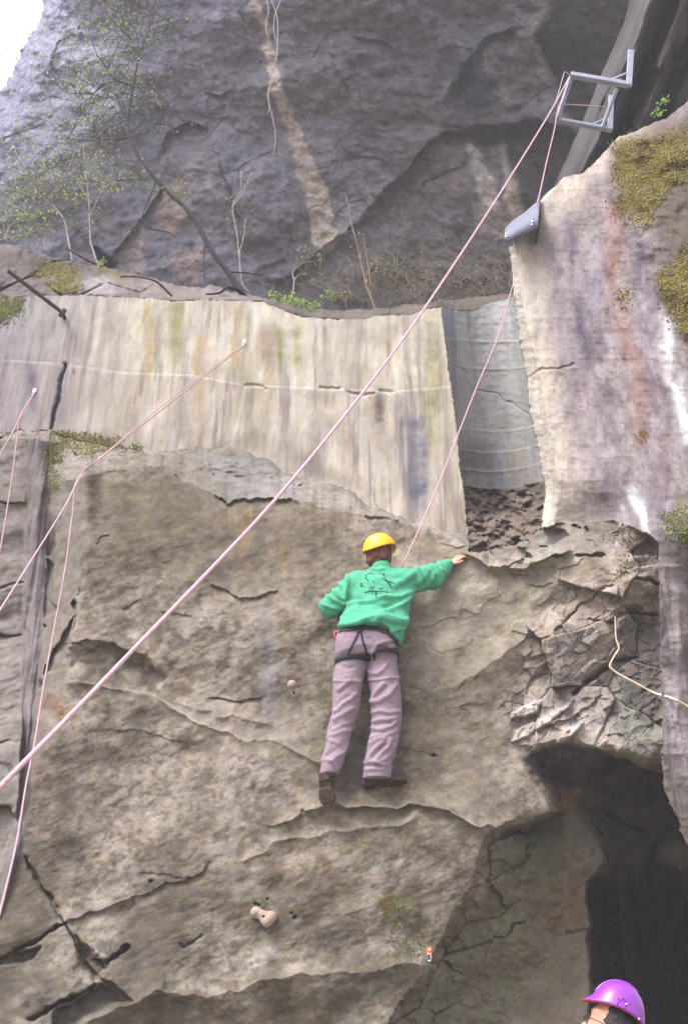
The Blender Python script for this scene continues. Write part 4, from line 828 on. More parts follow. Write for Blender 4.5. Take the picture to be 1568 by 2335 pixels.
def ribbon_bm(bm, tree, pts, wd, lift=.002, thick=.0015, n=8):
    P_ = drape(tree, dense(pts, n)); 
    if len(P_) < 2: return
    L_ = len(P_); ring = []
    for i, (p, nn_) in enumerate(P_):
        t = (P_[min(i + 1, L_ - 1)][0] - P_[max(i - 1, 0)][0]).normalized(); s_ = t.cross(nn_).normalized() * wd / 2
        ring.append([bm.verts.new(p + nn_ * lift + s_), bm.verts.new(p + nn_ * (lift + thick) + s_ * .8), bm.verts.new(p + nn_ * (lift + thick) - s_ * .8), bm.verts.new(p + nn_ * lift - s_), bm.verts.new(p - nn_ * .004)])
    for a, b in zip(ring[:-1], ring[1:]):
        for k in range(5): bm.faces.new((a[k], a[(k + 1) % 5], b[(k + 1) % 5], b[k]))
    bm.faces.new(ring[0][::-1]); bm.faces.new(ring[-1])
tS = bvh(sv, sf); bm = bmesh.new()
for pts, wd in (([(655, 487), (640, 478), (615, 480), (592, 495), (585, 515), (592, 530), (610, 540), (612, 552)], .008), ([(543, 566), (543, 585), (552, 597), (570, 592)], .011), ([(546, 568), (560, 572)], .006), ([(648, 549), (662, 553)], .010),
                ([(628, 608), (618, 625), (616, 640), (640, 640), (655, 628), (660, 600), (645, 598), (628, 608)], .007), ([(640, 612), (640, 630)], .006), ([(742, 474), (748, 486), (752, 500)], .010), ([(706, 478), (728, 486), (748, 498), (765, 520)], .005), ([(738, 524), (760, 540), (780, 552), (812, 556), (836, 572)], .010),
                ([(762, 530), (782, 548), (796, 566)], .008), ([(770, 545), (800, 580), (812, 600), (820, 618)], .010), ([(790, 572), (808, 574)], .007), ([(708, 612), (722, 618), (742, 612)], .009), ([(576, 650), (610, 645), (650, 640), (700, 637), (745, 642), (794, 652)], .010), ([(648, 660), (700, 662), (740, 655)], .006), ([(682, 640), (680, 662), (684, 688)], .011), ([(652, 660), (640, 672)], .006)):
    ribbon_bm(bm, tS, c1_(pts), wd, .0006, .0012, 6)
pr = bm_obj('print', bm, M_ink); pr.parent = sweat
# trousers
TR = Field((px(715, 1700, 6.4), 6.35, pz(1790, 6.8)), (px(930, 1500, 6.9), 7.2, pz(1395, 6.8)), .0065)
TR.loft([sec(1418, 782, 894, YHP, .10), sec(1440, 772, 902, YHP - .01, .125), sec(1465, 765, 906, YHP - .02, .15), sec(1485, 763, 906, YHP - .02, .15), sec(1502, 765, 904, YHP - .01, .13)], .02)
TR.loft([sec(1475, 766, 842, YHP, .12), sec(1515, 764, 838, YHP, .118), sec(1555, 758, 828, YK, .108), sec(1600, 757, 822, YK, .10), sec(1630, 755, 816, YK, .096), sec(1664, 747, 806, YK, .09), sec(1709, 740, 791, YA, .084), sec(1735, 732, 785, YA - .01, .08), sec(1766, 730, 772, YA - .02, .07)], .018)
TR.loft([sec(1470, 834, 906, YHP, .12), sec(1518, 836, 905, YHP, .116), sec(1549, 838, 911, YK, .112), sec(1609, 846, 916, YK, .104), sec(1646, 846, 915, YK, .10), sec(1700, 837, 906, YA, .094), sec(1740, 829, 897, YA, .09), sec(1777, 826, 892, YA, .085)], .018)
TR.ell(PV(800, 1470, YHP - .055), (.10, .11, .12), .03); TR.ell(PV(868, 1468, YHP - .055), (.10, .11, .12), .03)
tv, tf = TR.mesh(); tv = smooth_mesh(tv, tf, 2)
def c2_(pts): return [(684 + x * .1818, 1482 + y * .1818) for x, y in pts]
FT = [(c2_(p), w_, h_) for p, w_, h_ in (
    ([(480, 500), (560, 440), (620, 400)], 3.5, .008), ([(500, 540), (580, 470), (640, 430)], 3, -.006), ([(450, 770), (520, 680), (640, 600), (690, 560)], 4, .012), ([(460, 720), (520, 640), (620, 590)], 3.5, -.009), ([(440, 870), (560, 790), (650, 740)], 4, .010), ([(430, 1000), (520, 930), (650, 900)], 3.5, .010), ([(440, 960), (560, 910), (650, 890)], 3, -.007),
    ([(380, 1080), (520, 1030), (640, 1000)], 3.5, .009), ([(340, 1110), (420, 1150), (480, 1180)], 3, .006), ([(300, 1330), (360, 1220), (390, 1150)], 3.5, .008), ([(380, 1400), (450, 1340), (560, 1280), (600, 1190)], 3.5, .010), ([(270, 1390), (330, 1375), (400, 1400), (460, 1500)], 3, .008), ([(330, 1330), (400, 1280), (440, 1250)], 3, -.006),
    ([(830, 240), (880, 290), (960, 300), (1040, 250), (1090, 170)], 3, .009), ([(1040, 160), (1090, 260), (1120, 320)], 2.5, .005), ([(900, 640), (960, 520), (1040, 430)], 4, .010), ([(920, 660), (1000, 640), (1110, 570), (1200, 440)], 4, .010), ([(940, 600), (1010, 540), (1080, 470)], 3.5, -.008),
    ([(900, 790), (1000, 765), (1120, 790), (1240, 770)], 3, .008), ([(900, 900), (1000, 870), (1110, 870), (1200, 850)], 3, .009), ([(930, 940), (1040, 920), (1140, 920)], 2.5, -.007), ([(890, 970), (1000, 1000), (1130, 960), (1210, 900)], 3, .009), ([(900, 1040), (980, 1035), (1070, 1050)], 2.5, -.007),
    ([(890, 1100), (1000, 1060), (1100, 1060), (1200, 1020)], 3, .008), ([(880, 1170), (960, 1120), (1060, 1110)], 3, .007), ([(850, 1370), (940, 1240), (1040, 1160)], 3.5, .010), ([(940, 1400), (1010, 1300), (1120, 1200), (1140, 1120)], 3.5, .010), ([(900, 1340), (980, 1260), (1060, 1190)], 3.5, -.008), ([(960, 1420), (1060, 1370), (1150, 1300), (1180, 1200)], 3, .007), ([(820, 1420), (900, 1400), (980, 1430), (1060, 1440)], 3, .009), ([(830, 1500), (920, 1490), (1040, 1500)], 3, .008), ([(860, 1460), (940, 1462), (1010, 1470)], 2.5, -.006),
    ([(830, 380), (1000, 372), (1120, 350), (1245, 350)], 2, .008), ([(415, 385), (560, 392), (760, 395)], 2, .006))]
FT += [(c1_(p), w_, h_) for p, w_, h_ in (([(600, 1030), (680, 1000), (760, 990)], 3, .005), ([(640, 1190), (700, 1110), (780, 1090), (860, 1080)], 3.5, .009), ([(640, 1200), (740, 1150), (860, 1120)], 3.5, .009), ([(700, 1140), (760, 1120), (840, 1110)], 3, -.007), ([(390, 1010), (450, 980), (520, 960)], 3, .004), ([(330, 1190), (400, 1160), (470, 1140)], 4, .006), ([(350, 1300), (420, 1330), (480, 1320)], 3, -.005))]
FT = [(p_, w_ * 1.45, h_ * 1.25) for p_, w_, h_ in FT]; tv = folds(tv, tf, FT, .006, 8.0, 303); tv = smooth_mesh(tv, tf, 1, .35)
trs = hang(mesh_obj('trousers', tv, tf, M_trs), climber)
# harness: leg loops all the way round, straps over the seat, belt, gear
tT = bvh(tv, tf)
def loop(v0, l, r, Y, dep, wd, tilt, name='leg_loop'):
    bm = bmesh.new(); z = pz(v0, Y); cx = (px(l, v0, Y) + px(r, v0, Y)) / 2; N_ = 48; ring = []
    for k in range(N_):
        an = 2 * math.pi * k / N_; d_ = Vector((math.cos(an), math.sin(an), 0)); o_ = Vector((cx, Y, z + tilt * math.cos(an)))
        h_ = tT.ray_cast(o_ + d_ * .4, -d_, .4); rr = (h_[0] - o_).length if h_[0] is not None else dep
        w0 = abs(px(r, v0, Y) - px(l, v0, Y)) / 2; rr = min(max(rr, .06), 1.25 * math.hypot(w0 * math.cos(an), dep * math.sin(an))) + .004
        for (dr, dz) in ((0, -wd / 2), (.006, -wd / 2), (.006, wd / 2), (0, wd / 2)): ring.append(bm.verts.new(o_ + d_ * (rr + dr) + Vector((0, 0, dz))))
    for k in range(N_):
        a = k * 4; b = ((k + 1) % N_) * 4
        for j in range(4): bm.faces.new((ring[a + j], ring[a + (j + 1) % 4], ring[b + (j + 1) % 4], ring[b + j]))
    return bm_obj(name, bm, M_web, None, True)
har = bpy.data.objects.new('harness', None); C.objects.link(har); har.location = climber.location; har.parent = climber; har.matrix_parent_inverse = Matrix.Translation(climber.location).inverted()
def toh(o): o.parent = har; o.matrix_parent_inverse = Matrix.Translation(climber.location).inverted(); return o
toh(loop(1510, 765, 838, YHP, .125, .042, .004)); toh(loop(1497, 834, 907, YHP, .125, .046, .016))
bm = bmesh.new()
for pts, wd in ((c1_([(542, 928), (540, 960), (536, 1000)]), .020), (c1_([(530, 995), (500, 1060), (460, 1140), (410, 1250)]), .016), (c1_([(542, 995), (560, 1080), (590, 1170), (606, 1240)]), .016), (c1_([(505, 990), (565, 992)]), .012), (c1_([(660, 1190), (668, 1260)]), .022)):
    ribbon_bm(bm, tT, pts, wd, .003, .003)
toh(bm_obj('strap', bm, M_web))
bm = bmesh.new(); ribbon_bm(bm, tT, [(768, 1440), (790, 1436), (826, 1431), (860, 1434), (885, 1443), (900, 1462), (906, 1472)], .04, .004, .004); toh(bm_obj('waist_belt', bm, M_web))
M_pink = simple('pink_anodised', (214, 96, 112), .4, .3)
bm = bmesh.new(); q = PV(766, 1447, YHP)
pts = [q + Vector((.014 * math.cos(t_), -.01, .026 * math.sin(t_))) for t_ in np.linspace(0, 2 * math.pi, 17)]; bm.free(); toh(tube('carabiner', pts, .005, M_pink, None, 6))
# boots
def boot(name, heel, toe, up, wd, mat_u, mat_s, hgt=.075):
    heel, toe, up = Vector(heel), Vector(toe), Vector(up); f = (toe - heel); L_ = f.length; f.normalize(); up = (up - f * up.dot(f)).normalized(); s_ = f.cross(up); mm = Matrix((f, s_, up)).transposed()
    c = (heel + toe) / 2; bt = Field(c - Vector((.24,) * 3), c + Vector((.24,) * 3), .005)
    q = lambda x, y, z: heel + f * x + s_ * y + up * z
    bt.ell(q(L_ * .72, 0, .035), (L_ * .27, wd * .5, .042), .02, mm); bt.ell(q(L_ * .22, 0, .045), (L_ * .22, wd * .42, .06), .03, mm); bt.cap(q(L_ * .2, 0, .07), q(L_ * .17, 0, hgt + .03), .042, .045, .02); bt.cap(q(L_ * .3, 0, .06), q(L_ * .7, 0, .045), .042, .036, .02)
    n_ = up; bt.plane(q(0, 0, .012), -n_)
    v_, f_ = bt.mesh(); v_ = smooth_mesh(v_, f_, 1); up_o = hang(mesh_obj(name, v_, f_, mat_u), climber)
    bm = bmesh.new(); N_ = 40; out = []
    for k in range(N_):
        t_ = 2 * math.pi * k / N_; x = L_ * .5 - L_ * .52 * math.cos(t_); wdt = wd * (.40 + .14 * sst(np.array(x / L_), .3, .75)) * (1 - .14 * math.exp(-((x / L_ - .42) / .13) ** 2)); y = wdt * math.copysign(abs(math.sin(t_)) ** .7, math.sin(t_))
        out.append((x, float(y)))
    lv = [(-.016, .98), (-.010, 1.0), (.010, 1.0), (.016, .97)]; rg = []
    for z_, sc_ in lv: rg.append([bm.verts.new(q(L_ * .5 + (x - L_ * .5) * sc_, y * sc_, z_ + (.006 * (math.sin(x * 160) > 0) if z_ < -.012 else 0) + (.006 if L_ * .3 < x < L_ * .42 and z_ < 0 else 0))) for x, y in out])
    for a, b in zip(rg[:-1], rg[1:]):
        for k in range(N_): bm.faces.new((a[k], a[(k + 1) % N_], b[(k + 1) % N_], b[k]))
    bm.faces.new(rg[0]); bm.faces.new(rg[-1][::-1])
    for j in range(7):     # tread bars
        x = L_ * (.50 + .07 * j) if j < 6 else L_ * .12; w0 = wd * .30; box_bm(bm, q(x, -w0, -.018), q(x, w0, -.018), .010 if j < 6 else .04, .008, up, 0)
    so_ = bm_obj('sole', bm, mat_s); so_.parent = up_o; return up_o
boot('boot', PV(737, 1764, YA - .09), PV(748, 1838, ysurf(748, 1838) - .04), (.15, .95, .3), .105, M_boot, M_sole, .05)
boot('boot', PV(826, 1788, ysurf(830, 1792) - .09), PV(927, 1779, ysurf(925, 1782) - .05), (0.03, .25, .97), .098, M_boot, M_sole2, .06)
# climber's rope, from the hips up over the pillar edge: built with the ropes below
# ================= ROPES =================
M_rope = simple('pink_kernmantle_rope', (196, 162, 172), .85, var=.30, scale=260, bump=.5, bscale=500, spec=.1); M_rope2 = simple('faded_pink_rope', (164, 136, 144), .85, var=.3, scale=260, spec=.1)
def rope(pts, Ys, rad, label, mat=M_rope, n=6, name='climbing_rope'):
    a = [PV(u, v, y) for (u, v), y in zip(pts, Ys)]; sm = cat(a, n); base_ = sm[-1].copy()
    o = tube(name, sm, rad, mat, None, 8); o['label'] = label; o['category'] = 'rope'; o['group'] = 'climbing ropes on the rock face'; return o
def invdepth(pts, y0, y1):
    d = [0]
    for a, b in zip(pts[:-1], pts[1:]): d.append(d[-1] + math.hypot(a[0] - b[0], a[1] - b[1]))
    return [1 / (1 / y0 + (1 / y1 - 1 / y0) * t / d[-1]) for t in d]
mp_ = [(1298, 174), (1252, 258), (1160, 408), (1056, 570), (930, 757), (784, 950), (627, 1140), (474, 1305), (320, 1465), (160, 1632), (0, 1795), (-130, 1930)]
rope(mp_, invdepth(mp_, 7.3, 2.15), .0068, 'thick pale pink rope crossing the whole picture down to the lower left corner')
p_ = [(1379, 244), (1330, 240), (1286, 238), (1273, 243), (1262, 300), (1245, 370), (1230, 440), (1222, 468), (1215, 500), (1200, 560), (1182, 610), (1168, 652), (1134, 768), (1089, 876), (1044, 990), (1000, 1102), (960, 1196), (919, 1287), (905, 1335), (880, 1420)]
rope(p_, [7.6, 7.55, 7.5, 7.45, 7.42, 7.38, 7.3, 7.2, 7.45, 7.75, 7.75, 7.72, 7.6, 7.45, 7.32, 7.22, 7.12, YSH + .1, YSH + .16, YSH + .12], .0058, 'pink rope from the steel frame over the rubber guard down to the climber')
A_ = [(557, 786), (520, 811), (440, 871), (350, 941), (245, 1031), (187, 1083), (150, 1152), (80, 1265), (0, 1392), (-80, 1520)]
rope(A_, [8.02, 7.96, 7.8, 7.6, 7.35, 7.12, 6.6, 5.9, 5.3, 4.8], .0055, 'pink rope strand from the middle bolt, leaving the frame halfway down the left side')
B_ = [(556, 790), (522, 815), (444, 876), (354, 946), (240, 1037), (178, 1090), (166, 1170), (150, 1290), (132, 1390), (100, 1565), (82, 1680), (60, 1790), (40, 1913), (15, 2023), (-20, 2160)]
rope(B_, [8.02, 7.95, 7.78, 7.58, 7.32, 7.10, 7.0, 6.7, 6.5, 6.1, 5.8, 5.5, 5.2, 4.9, 4.6], .0055, 'pink rope strand from the middle bolt hanging steeply to the lower left edge', M_rope2)
rope([(80, 894), (62, 925), (45, 955), (30, 985), (0, 1036), (-60, 1130)], [8.02, 7.9, 7.75, 7.6, 7.3, 6.8], .0055, 'short thin pink rope from the left bolt slanting out of the left edge', M_rope2)
rope([(79, 896), (50, 940), (44, 960), (38, 1010), (30, 1075), (20, 1140), (8, 1215), (-10, 1310)], [8.02, 7.88, 7.8, 7.7, 7.55, 7.4, 7.2, 6.9], .0055, 'thin pink rope hanging steeply from the left bolt beside the flute', M_rope2)

# ================= BOLTS =================
def anchor(u, v, label, r_=.016, colr=None):
    c = PS(u, v, 0); e = empty('anchor_bolt', c, label, 'bolt', 'steel bolts in the rock')
    bm = bmesh.new(); cyl(bm, c + Vector((0, .05, 0)), c - Vector((0, .018, 0)), r_ * .55, 6); hang(bm_obj('bolt_head', bm, M_riv), e)
    bm = bmesh.new(); box_bm(bm, c + Vector((0, -.008, r_ * 1.2)), c + Vector((0, -.010, -r_ * 2.2)), r_ * 2.2, .004, Vector((0, 1, 0)), .001); hang(bm_obj('hanger', bm, colr or M_riv), e)
    q = c + Vector((-.004, -.02, -r_ * 2.4)); pts = [q + Vector((.012 * math.sin(t), -.006 * math.sin(t), .022 * math.cos(t) - .012)) for t in np.linspace(0, 2 * math.pi, 15)]; hang(tube('ring', pts, .0035, M_riv, None, 6), e)
anchor(557, 778, 'bright bolt and ring in the middle of the pale sawn wall', .014); anchor(80, 890, 'bright bolt and ring at the far left of the sawn wall', .014)
M_or = simple('orange_paint', (224, 112, 70), .6); anchor(978, 2166, 'small orange bolt hanger low on the rock edge near the cave', .013, M_or)

# ================= STEEL FRAME =================
fr = empty('steel_bracket', PV(1434, 196, 7.4), 'grey welded steel frame bolted to the fluted rock, holding the ropes', 'steel frame')
def bar(name, a, b, wd, ht, up=Vector((0, 0, 1)), mat=M_steel):
    bm = bmesh.new(); box_bm(bm, a, b, wd, ht, up, .003); return hang(bm_obj(name, bm, mat), fr)
Y1, Y2 = 7.32, 7.62
A0, A1 = PV(1300, 171, Y1), PV(1436, 194, Y1); B0, B1 = PV(1267, 273, Y2), PV(1395, 296, Y2)
def angle(name, a, b):
    bm = bmesh.new(); a, b = Vector(a), Vector(b); box_bm(bm, a, b, .055, .006, Vector((0, 0, 1)), .001)
    o = Vector((0, -.027, -.028)); box_bm(bm, a + o, b + o, .006, .055, Vector((0, 0, 1)), .001); return hang(bm_obj(name, bm, M_steel), fr)
bm = bmesh.new(); box_bm(bm, A0, A1, .058, .058); hang(bm_obj('arm', bm, M_steel), fr)
bm = bmesh.new(); box_bm(bm, B0, B1, .052, .045); hang(bm_obj('arm', bm, M_steel), fr)
bar('end_bar', A0 + Vector((.012, .03, 0)), B0 + Vector((.012, -.026, 0)), .042, .042)
bar('wall_plate', PV(1438, 113, 7.30), PV(1430, 198, 7.32) + Vector((.012, 0, 0)), .065, .008, Vector((0, 1, 0)))
bar('wall_plate', PV(1393, 217, 7.60), PV(1390, 296, 7.62), .060, .008, Vector((0, 1, 0)))
bar('back_bar', PV(1405, 203, 7.36), PV(1372, 291, 7.60), .034, .034)
bar('brace', PV(1393, 182, 7.33), PV(1426, 168, 7.32), .024, .024); bar('brace', PV(1347, 286, 7.61), PV(1376, 272, 7.60), .024, .024)
M_wire = simple('grey_wire', (150, 140, 150), .5, .5)
hang(tube('wire_loop', cat([PV(1299, 172, 7.3), PV(1292, 166, 7.3), PV(1286, 165, 7.3), PV(1280, 185, 7.31), PV(1270, 220, 7.33), PV(1262, 245, 7.35)], 5), .0045, M_wire, None, 6), fr)
hang(tube('pin', [PV(1254, 253, 7.36), PV(1268, 264, 7.58)], .006, M_wire, None, 6), fr)

# ================= RUBBER EDGE GUARD =================
g = empty('rope_guard', PV(1190, 540, 7.2), 'grey folded rubber guard with bright bolts on the edge of the rock pillar', 'rope guard')
M_rub = simple('grey_rubber', (92, 97, 114), .6, var=.08, scale=18, bump=.1, spec=.35)
up_e = [(1150, 530), (1152, 521), (1168, 505), (1196, 485), (1218, 466), (1226, 461), (1229, 454)]; lo_e = [(1150, 549), (1157, 553), (1176, 543), (1194, 535), (1212, 527), (1225, 520), (1226, 512)]
vv, ff = [], []; nu, nv = 25, 9
for i in range(nu):
    t = i / (nu - 1) * 6; k = min(int(t), 5); f_ = t - k
    pu = [up_e[k][q] * (1 - f_) + up_e[k + 1][q] * f_ for q in (0, 1)]; pl = [lo_e[k][q] * (1 - f_) + lo_e[k + 1][q] * f_ for q in (0, 1)]
    for j in range(nv + 5):
        if j < nv:
            s_ = j / (nv - 1); vv.append(PV(pl[0] * (1 - s_) + pu[0] * s_, pl[1] * (1 - s_) + pu[1] * s_, 7.03 + .22 * s_ ** 2.2 - .04 * math.sin(math.pi * s_)))
        else:
            w_ = (j - nv + 1); vv.append(PV(pu[0] + (pl[0] - pu[0]) * .05 * w_, pu[1] + (pl[1] - pu[1]) * .05 * w_, 7.25 + .06 * w_))
for i in range(nu - 1):
    for j in range(nv + 4): a = i * (nv + 5) + j; ff.append((a, a + nv + 5, a + nv + 6, a + 1))
gs = mesh_obj('rubber_sheet', [tuple(q) for q in vv], ff, M_rub); md = gs.modifiers.new('thickness', 'SOLIDIFY'); md.thickness = .012; md.offset = 0; hang(gs, g)
vv = [PV(*q) for q in ((1226, 458, 7.2), (1232, 450, 7.2), (1232, 500, 7.05), (1227, 520, 7.02), (1224, 519, 7.02), (1225, 490, 7.08))]; vb = [q + Vector((0.02, .25, 0)) for q in vv]
hang(mesh_obj('side_flap', [tuple(q) for q in vv + vb], [tuple(range(6))] + [tuple(range(6, 12))[::-1]] + [(k, k + 6, (k + 1) % 6 + 6, (k + 1) % 6) for k in range(6)], simple('black_rubber', (44, 42, 50), .7), smooth=False), g)
for (u_, v_) in ((1213, 505), (1212, 512), (1154, 533), (1153.5, 539)):
    bm = bmesh.new(); sph(bm, PV(u_, v_, 7.0), .011, 8, (1, .6, 1)); hang(bm_obj('bolt_head', bm, M_riv, None, True), g)

# ================= IRON PIN, STICKS, DEAD ROOT =================
M_iron = simple('rusty_iron', (70, 62, 66), .85, var=.35, scale=25, bump=.5); M_stick = simple('dead_wood', (104, 72, 66), .9, var=.35, scale=20, bump=.5); M_pale = simple('pale_root', (208, 184, 158), .85, var=.25, scale=20, bump=.4)
bm = bmesh.new(); a, b = PV(18, 617, 7.55), PV(143, 713, 8.0); cyl(bm, a, b, .021, 12); d_ = (b - a).normalized(); cyl(bm, b - d_ * .02, b + d_ * .02, .050, 8); cyl(bm, b, b + Vector((0, .2, 0)), .02, 8)
o = bm_obj('iron_pin', bm, M_iron, None, False, label='long dark iron pin sticking out of the top of the sawn wall', category='iron pin')
o = tube('dead_branch', cat([PV(150, 565, 8.6), PV(172, 578, 8.7), (PV(200, 594, 8.85)), PV(232, 607, 9.1)]), [.011] * 6 + [.013] * 6 + [.016] * 7, M_stick); o['label'] = 'straight dark stick leaning from the mossy rocks at the left'; o['category'] = 'branch'
o = tube('dead_branch', cat([PV(275, 631, 8.0), PV(300, 630, 8.05), PV(330, 633, 8.1), PV(355, 641, 8.15), PV(372, 655, 8.2), PV(392, 675, 8.3)]), .013, M_stick); o['label'] = 'curved reddish brown stick hanging over the top of the sawn wall'; o['category'] = 'branch'
rt = [(1401, 1405), (1402, 1430), (1404, 1458), (1410, 1478), (1400, 1495), (1391, 1512), (1390, 1521), (1405, 1534), (1430, 1548), (1460, 1564), (1490, 1580), (1530, 1592), (1568, 1612), (1610, 1640)]
o = tube('dead_root', cat([PV(u_, v_, min(ysurf(u_, v_), 6.95) - .06) for u_, v_ in rt], 4), list(np.interp(np.arange(53), [0, 10, 52], [.003, .0065, .008])), M_pale, None, 7); o['label'] = 'thin pale bent root across the broken rock on the right'; o['category'] = 'root'

# ================= CLIMBING HOLDS =================
M_hold = simple('beige_resin', (150, 134, 120), .85, var=.2, scale=60, bump=.3, bscale=300)
M_holeb = simple('bolt_hole', (58, 50, 48), .9)
def hold(prims, hole, label):
    c = PS(*hole); Fd = Field(c - Vector((.14, .12, .14)), c + Vector((.14, .12, .14)), .004)
    for (u_, v_, r_, off, fy) in prims: p_ = PV(u_, v_, c.y - off); Fd.ell(p_, (r_, r_ * fy, r_), .018)
    h_ = PV(hole[0], hole[1], c.y - .06); Fd.cap(h_ - Vector((0, .06, 0)), h_ + Vector((0, .02, 0)), .009, .009, 0, cut=True)
    v_, f_ = Fd.mesh(); v_ = smooth_mesh(v_, f_, 2); o = mesh_obj('climbing_hold', v_, f_, M_hold); e = empty('climbing_hold', c, label, 'climbing hold', 'resin holds bolted to the rock')
    o.name = 'grip'; hang(o, e); bm = bmesh.new(); cyl(bm, h_ + Vector((0, -.004, 0)), h_ + Vector((0, .03, 0)), .0085, 6); hang(bm_obj('bolt', bm, M_holeb), e)
hold([(665.5, 1562, .036, .035, 1.1), (674, 1578, .030, .015, .9), (675, 1584, .031, .012, .8), (668, 1574, .03, .01, 1)], (669, 1577.6), 'beige resin hold left of the climber, upper of the two')
hold([(584, 2081, .036, .025, 1), (600, 2089, .034, .03, 1), (618, 2091, .036, .025, 1), (609, 2101, .036, .045, 1)], (601, 2090), 'kidney-shaped beige resin hold low on the face, below the climber')

# ================= TREES AND SAPLINGS =================
M_bark = simple('dark_bark', (36, 31, 33), .9, var=.35, scale=30, bump=.5); M_bark2 = simple('pale_bark', (156, 146, 146), .9, var=.25, scale=30, bump=.4)
def leafmat(name, a, b):
    m, n, bs = newmat(name); at = n.nodes.new('ShaderNodeAttribute'); at.attribute_name = 'Col'; n.links.new(at.outputs['Color'], bs.inputs['Base Color']); bs.inputs['Roughness'].default_value = .6
    bs.inputs['Subsurface Weight'].default_value = 0.0; tr_ = n.nodes.new('ShaderNodeBsdfTranslucent'); n.links.new(at.outputs['Color'], tr_.inputs['Color']); mx = n.nodes.new('ShaderNodeMixShader'); mx.inputs[0].default_value = .35
    n.links.new(bs.outputs[0], mx.inputs[1]); n.links.new(tr_.outputs[0], mx.inputs[2]); n.links.new(mx.outputs[0], n.nodes['Material Output'].inputs[0]); return m
M_leaf = leafmat('young_leaves', 0, 0)
def leaves(name, pts, size, cols, parent=None, drop=.3):
    """small folded pointed leaves at the given points"""
    n = len(pts); c = np.array(pts, float); ax = rng.normal(size=(n, 3)); ax[:, 2] *= .6; ax /= np.linalg.norm(ax, axis=1, keepdims=True); nr = rng.normal(size=(n, 3)); nr[:, 2] += .8
    sd_ = np.cross(ax, nr); sd_ /= np.linalg.norm(sd_, axis=1, keepdims=True); nr = np.cross(sd_, ax); L_ = (size * rng.uniform(.55, 1.25, n))[:, None]
    base_, mid, tip = c, c + ax * L_ * .5 + nr * L_ * .08, c + ax * L_; l = mid + sd_ * L_ * .30 - nr * L_ * .12; r_ = mid - sd_ * L_ * .30 - nr * L_ * .12
    V_ = np.stack([base_, l, tip, r_, mid], 1).reshape(-1, 3); k = np.arange(n)[:, None] * 5; F_ = np.concatenate([k + np.array([[0, 4, 1]]), k + np.array([[1, 4, 2]]), k + np.array([[2, 4, 3]]), k + np.array([[3, 4, 0]])])
    cc = np.array([s2l(q) for q in cols]); ci = cc[rng.integers(0, len(cc), n)] * rng.uniform(.7, 1.25, (n, 1)) * .85
    o = mesh_obj(name, V_, F_, M_leaf, col=np.repeat(ci, 5, 0), smooth=False); return hang(o, parent) if parent else o
def branches(name, lst, mat, parent):
    vv, ff = [], []; 
    for pts, r0, r1 in lst:
        sm = cat(pts, 5) if len(pts) > 2 else [Vector(q) for q in pts]; n = len(sm); o0 = len(vv); sg = 7
        for i, p in enumerate(sm):
            t = (sm[min(i + 1, n - 1)] - sm[max(i - 1, 0)]).normalized(); a = t.cross(Vector((.2, .9, .3))).normalized(); b = t.cross(a); rr = r0 + (r1 - r0) * i / (n - 1)
            for k in range(sg): an = 2 * math.pi * k / sg; vv.append(tuple(p + (a * math.cos(an) + b * math.sin(an)) * rr))
        for i in range(n - 1):
            for k in range(sg): ff.append((o0 + i * sg + k, o0 + i * sg + (k + 1) % sg, o0 + (i + 1) * sg + (k + 1) % sg, o0 + (i + 1) * sg + k))
        ff.append(tuple(o0 + (n - 1) * sg + k for k in range(sg)))
    return hang(mesh_obj(name, vv, ff, mat), parent)
def twigs(starts, n, L_, spread, seed, droop=-.1, lean=(0, 0, .3)):
    """wandering thin twigs from points on the limbs; returns branch list and leaf points"""
    rr = random.Random(seed); bl_, lp = [], []
    for _ in range(n):
        p = Vector(rr.choice(starts)); d_ = Vector((rr.uniform(-1, 1), rr.uniform(-.7, .7), rr.uniform(-.4, 1))) * spread + Vector(lean); d_.normalize(); pts = [p.copy()]; l_ = L_ * rr.uniform(.4, 1.2)
        for k in range(5):
            p = p + d_ * l_ / 5; pts.append(p.copy()); d_ = (d_ + Vector((rr.uniform(-.5, .5), rr.uniform(-.4, .4), rr.uniform(-.4, .3) + droop))).normalized()
            if k > 0:
                for q in range(rr.randint(1, 3)): lp.append(p + Vector((rr.uniform(-.05, .05), rr.uniform(-.05, .05), rr.uniform(-.05, .03))))
        bl_.append((pts, .0045, .0018))
    return bl_, lp
M_twig = simple('grey_twigs', (104, 98, 100), .9)
GR = [(168, 186, 96), (146, 170, 92), (184, 198, 122), (122, 146, 84)]
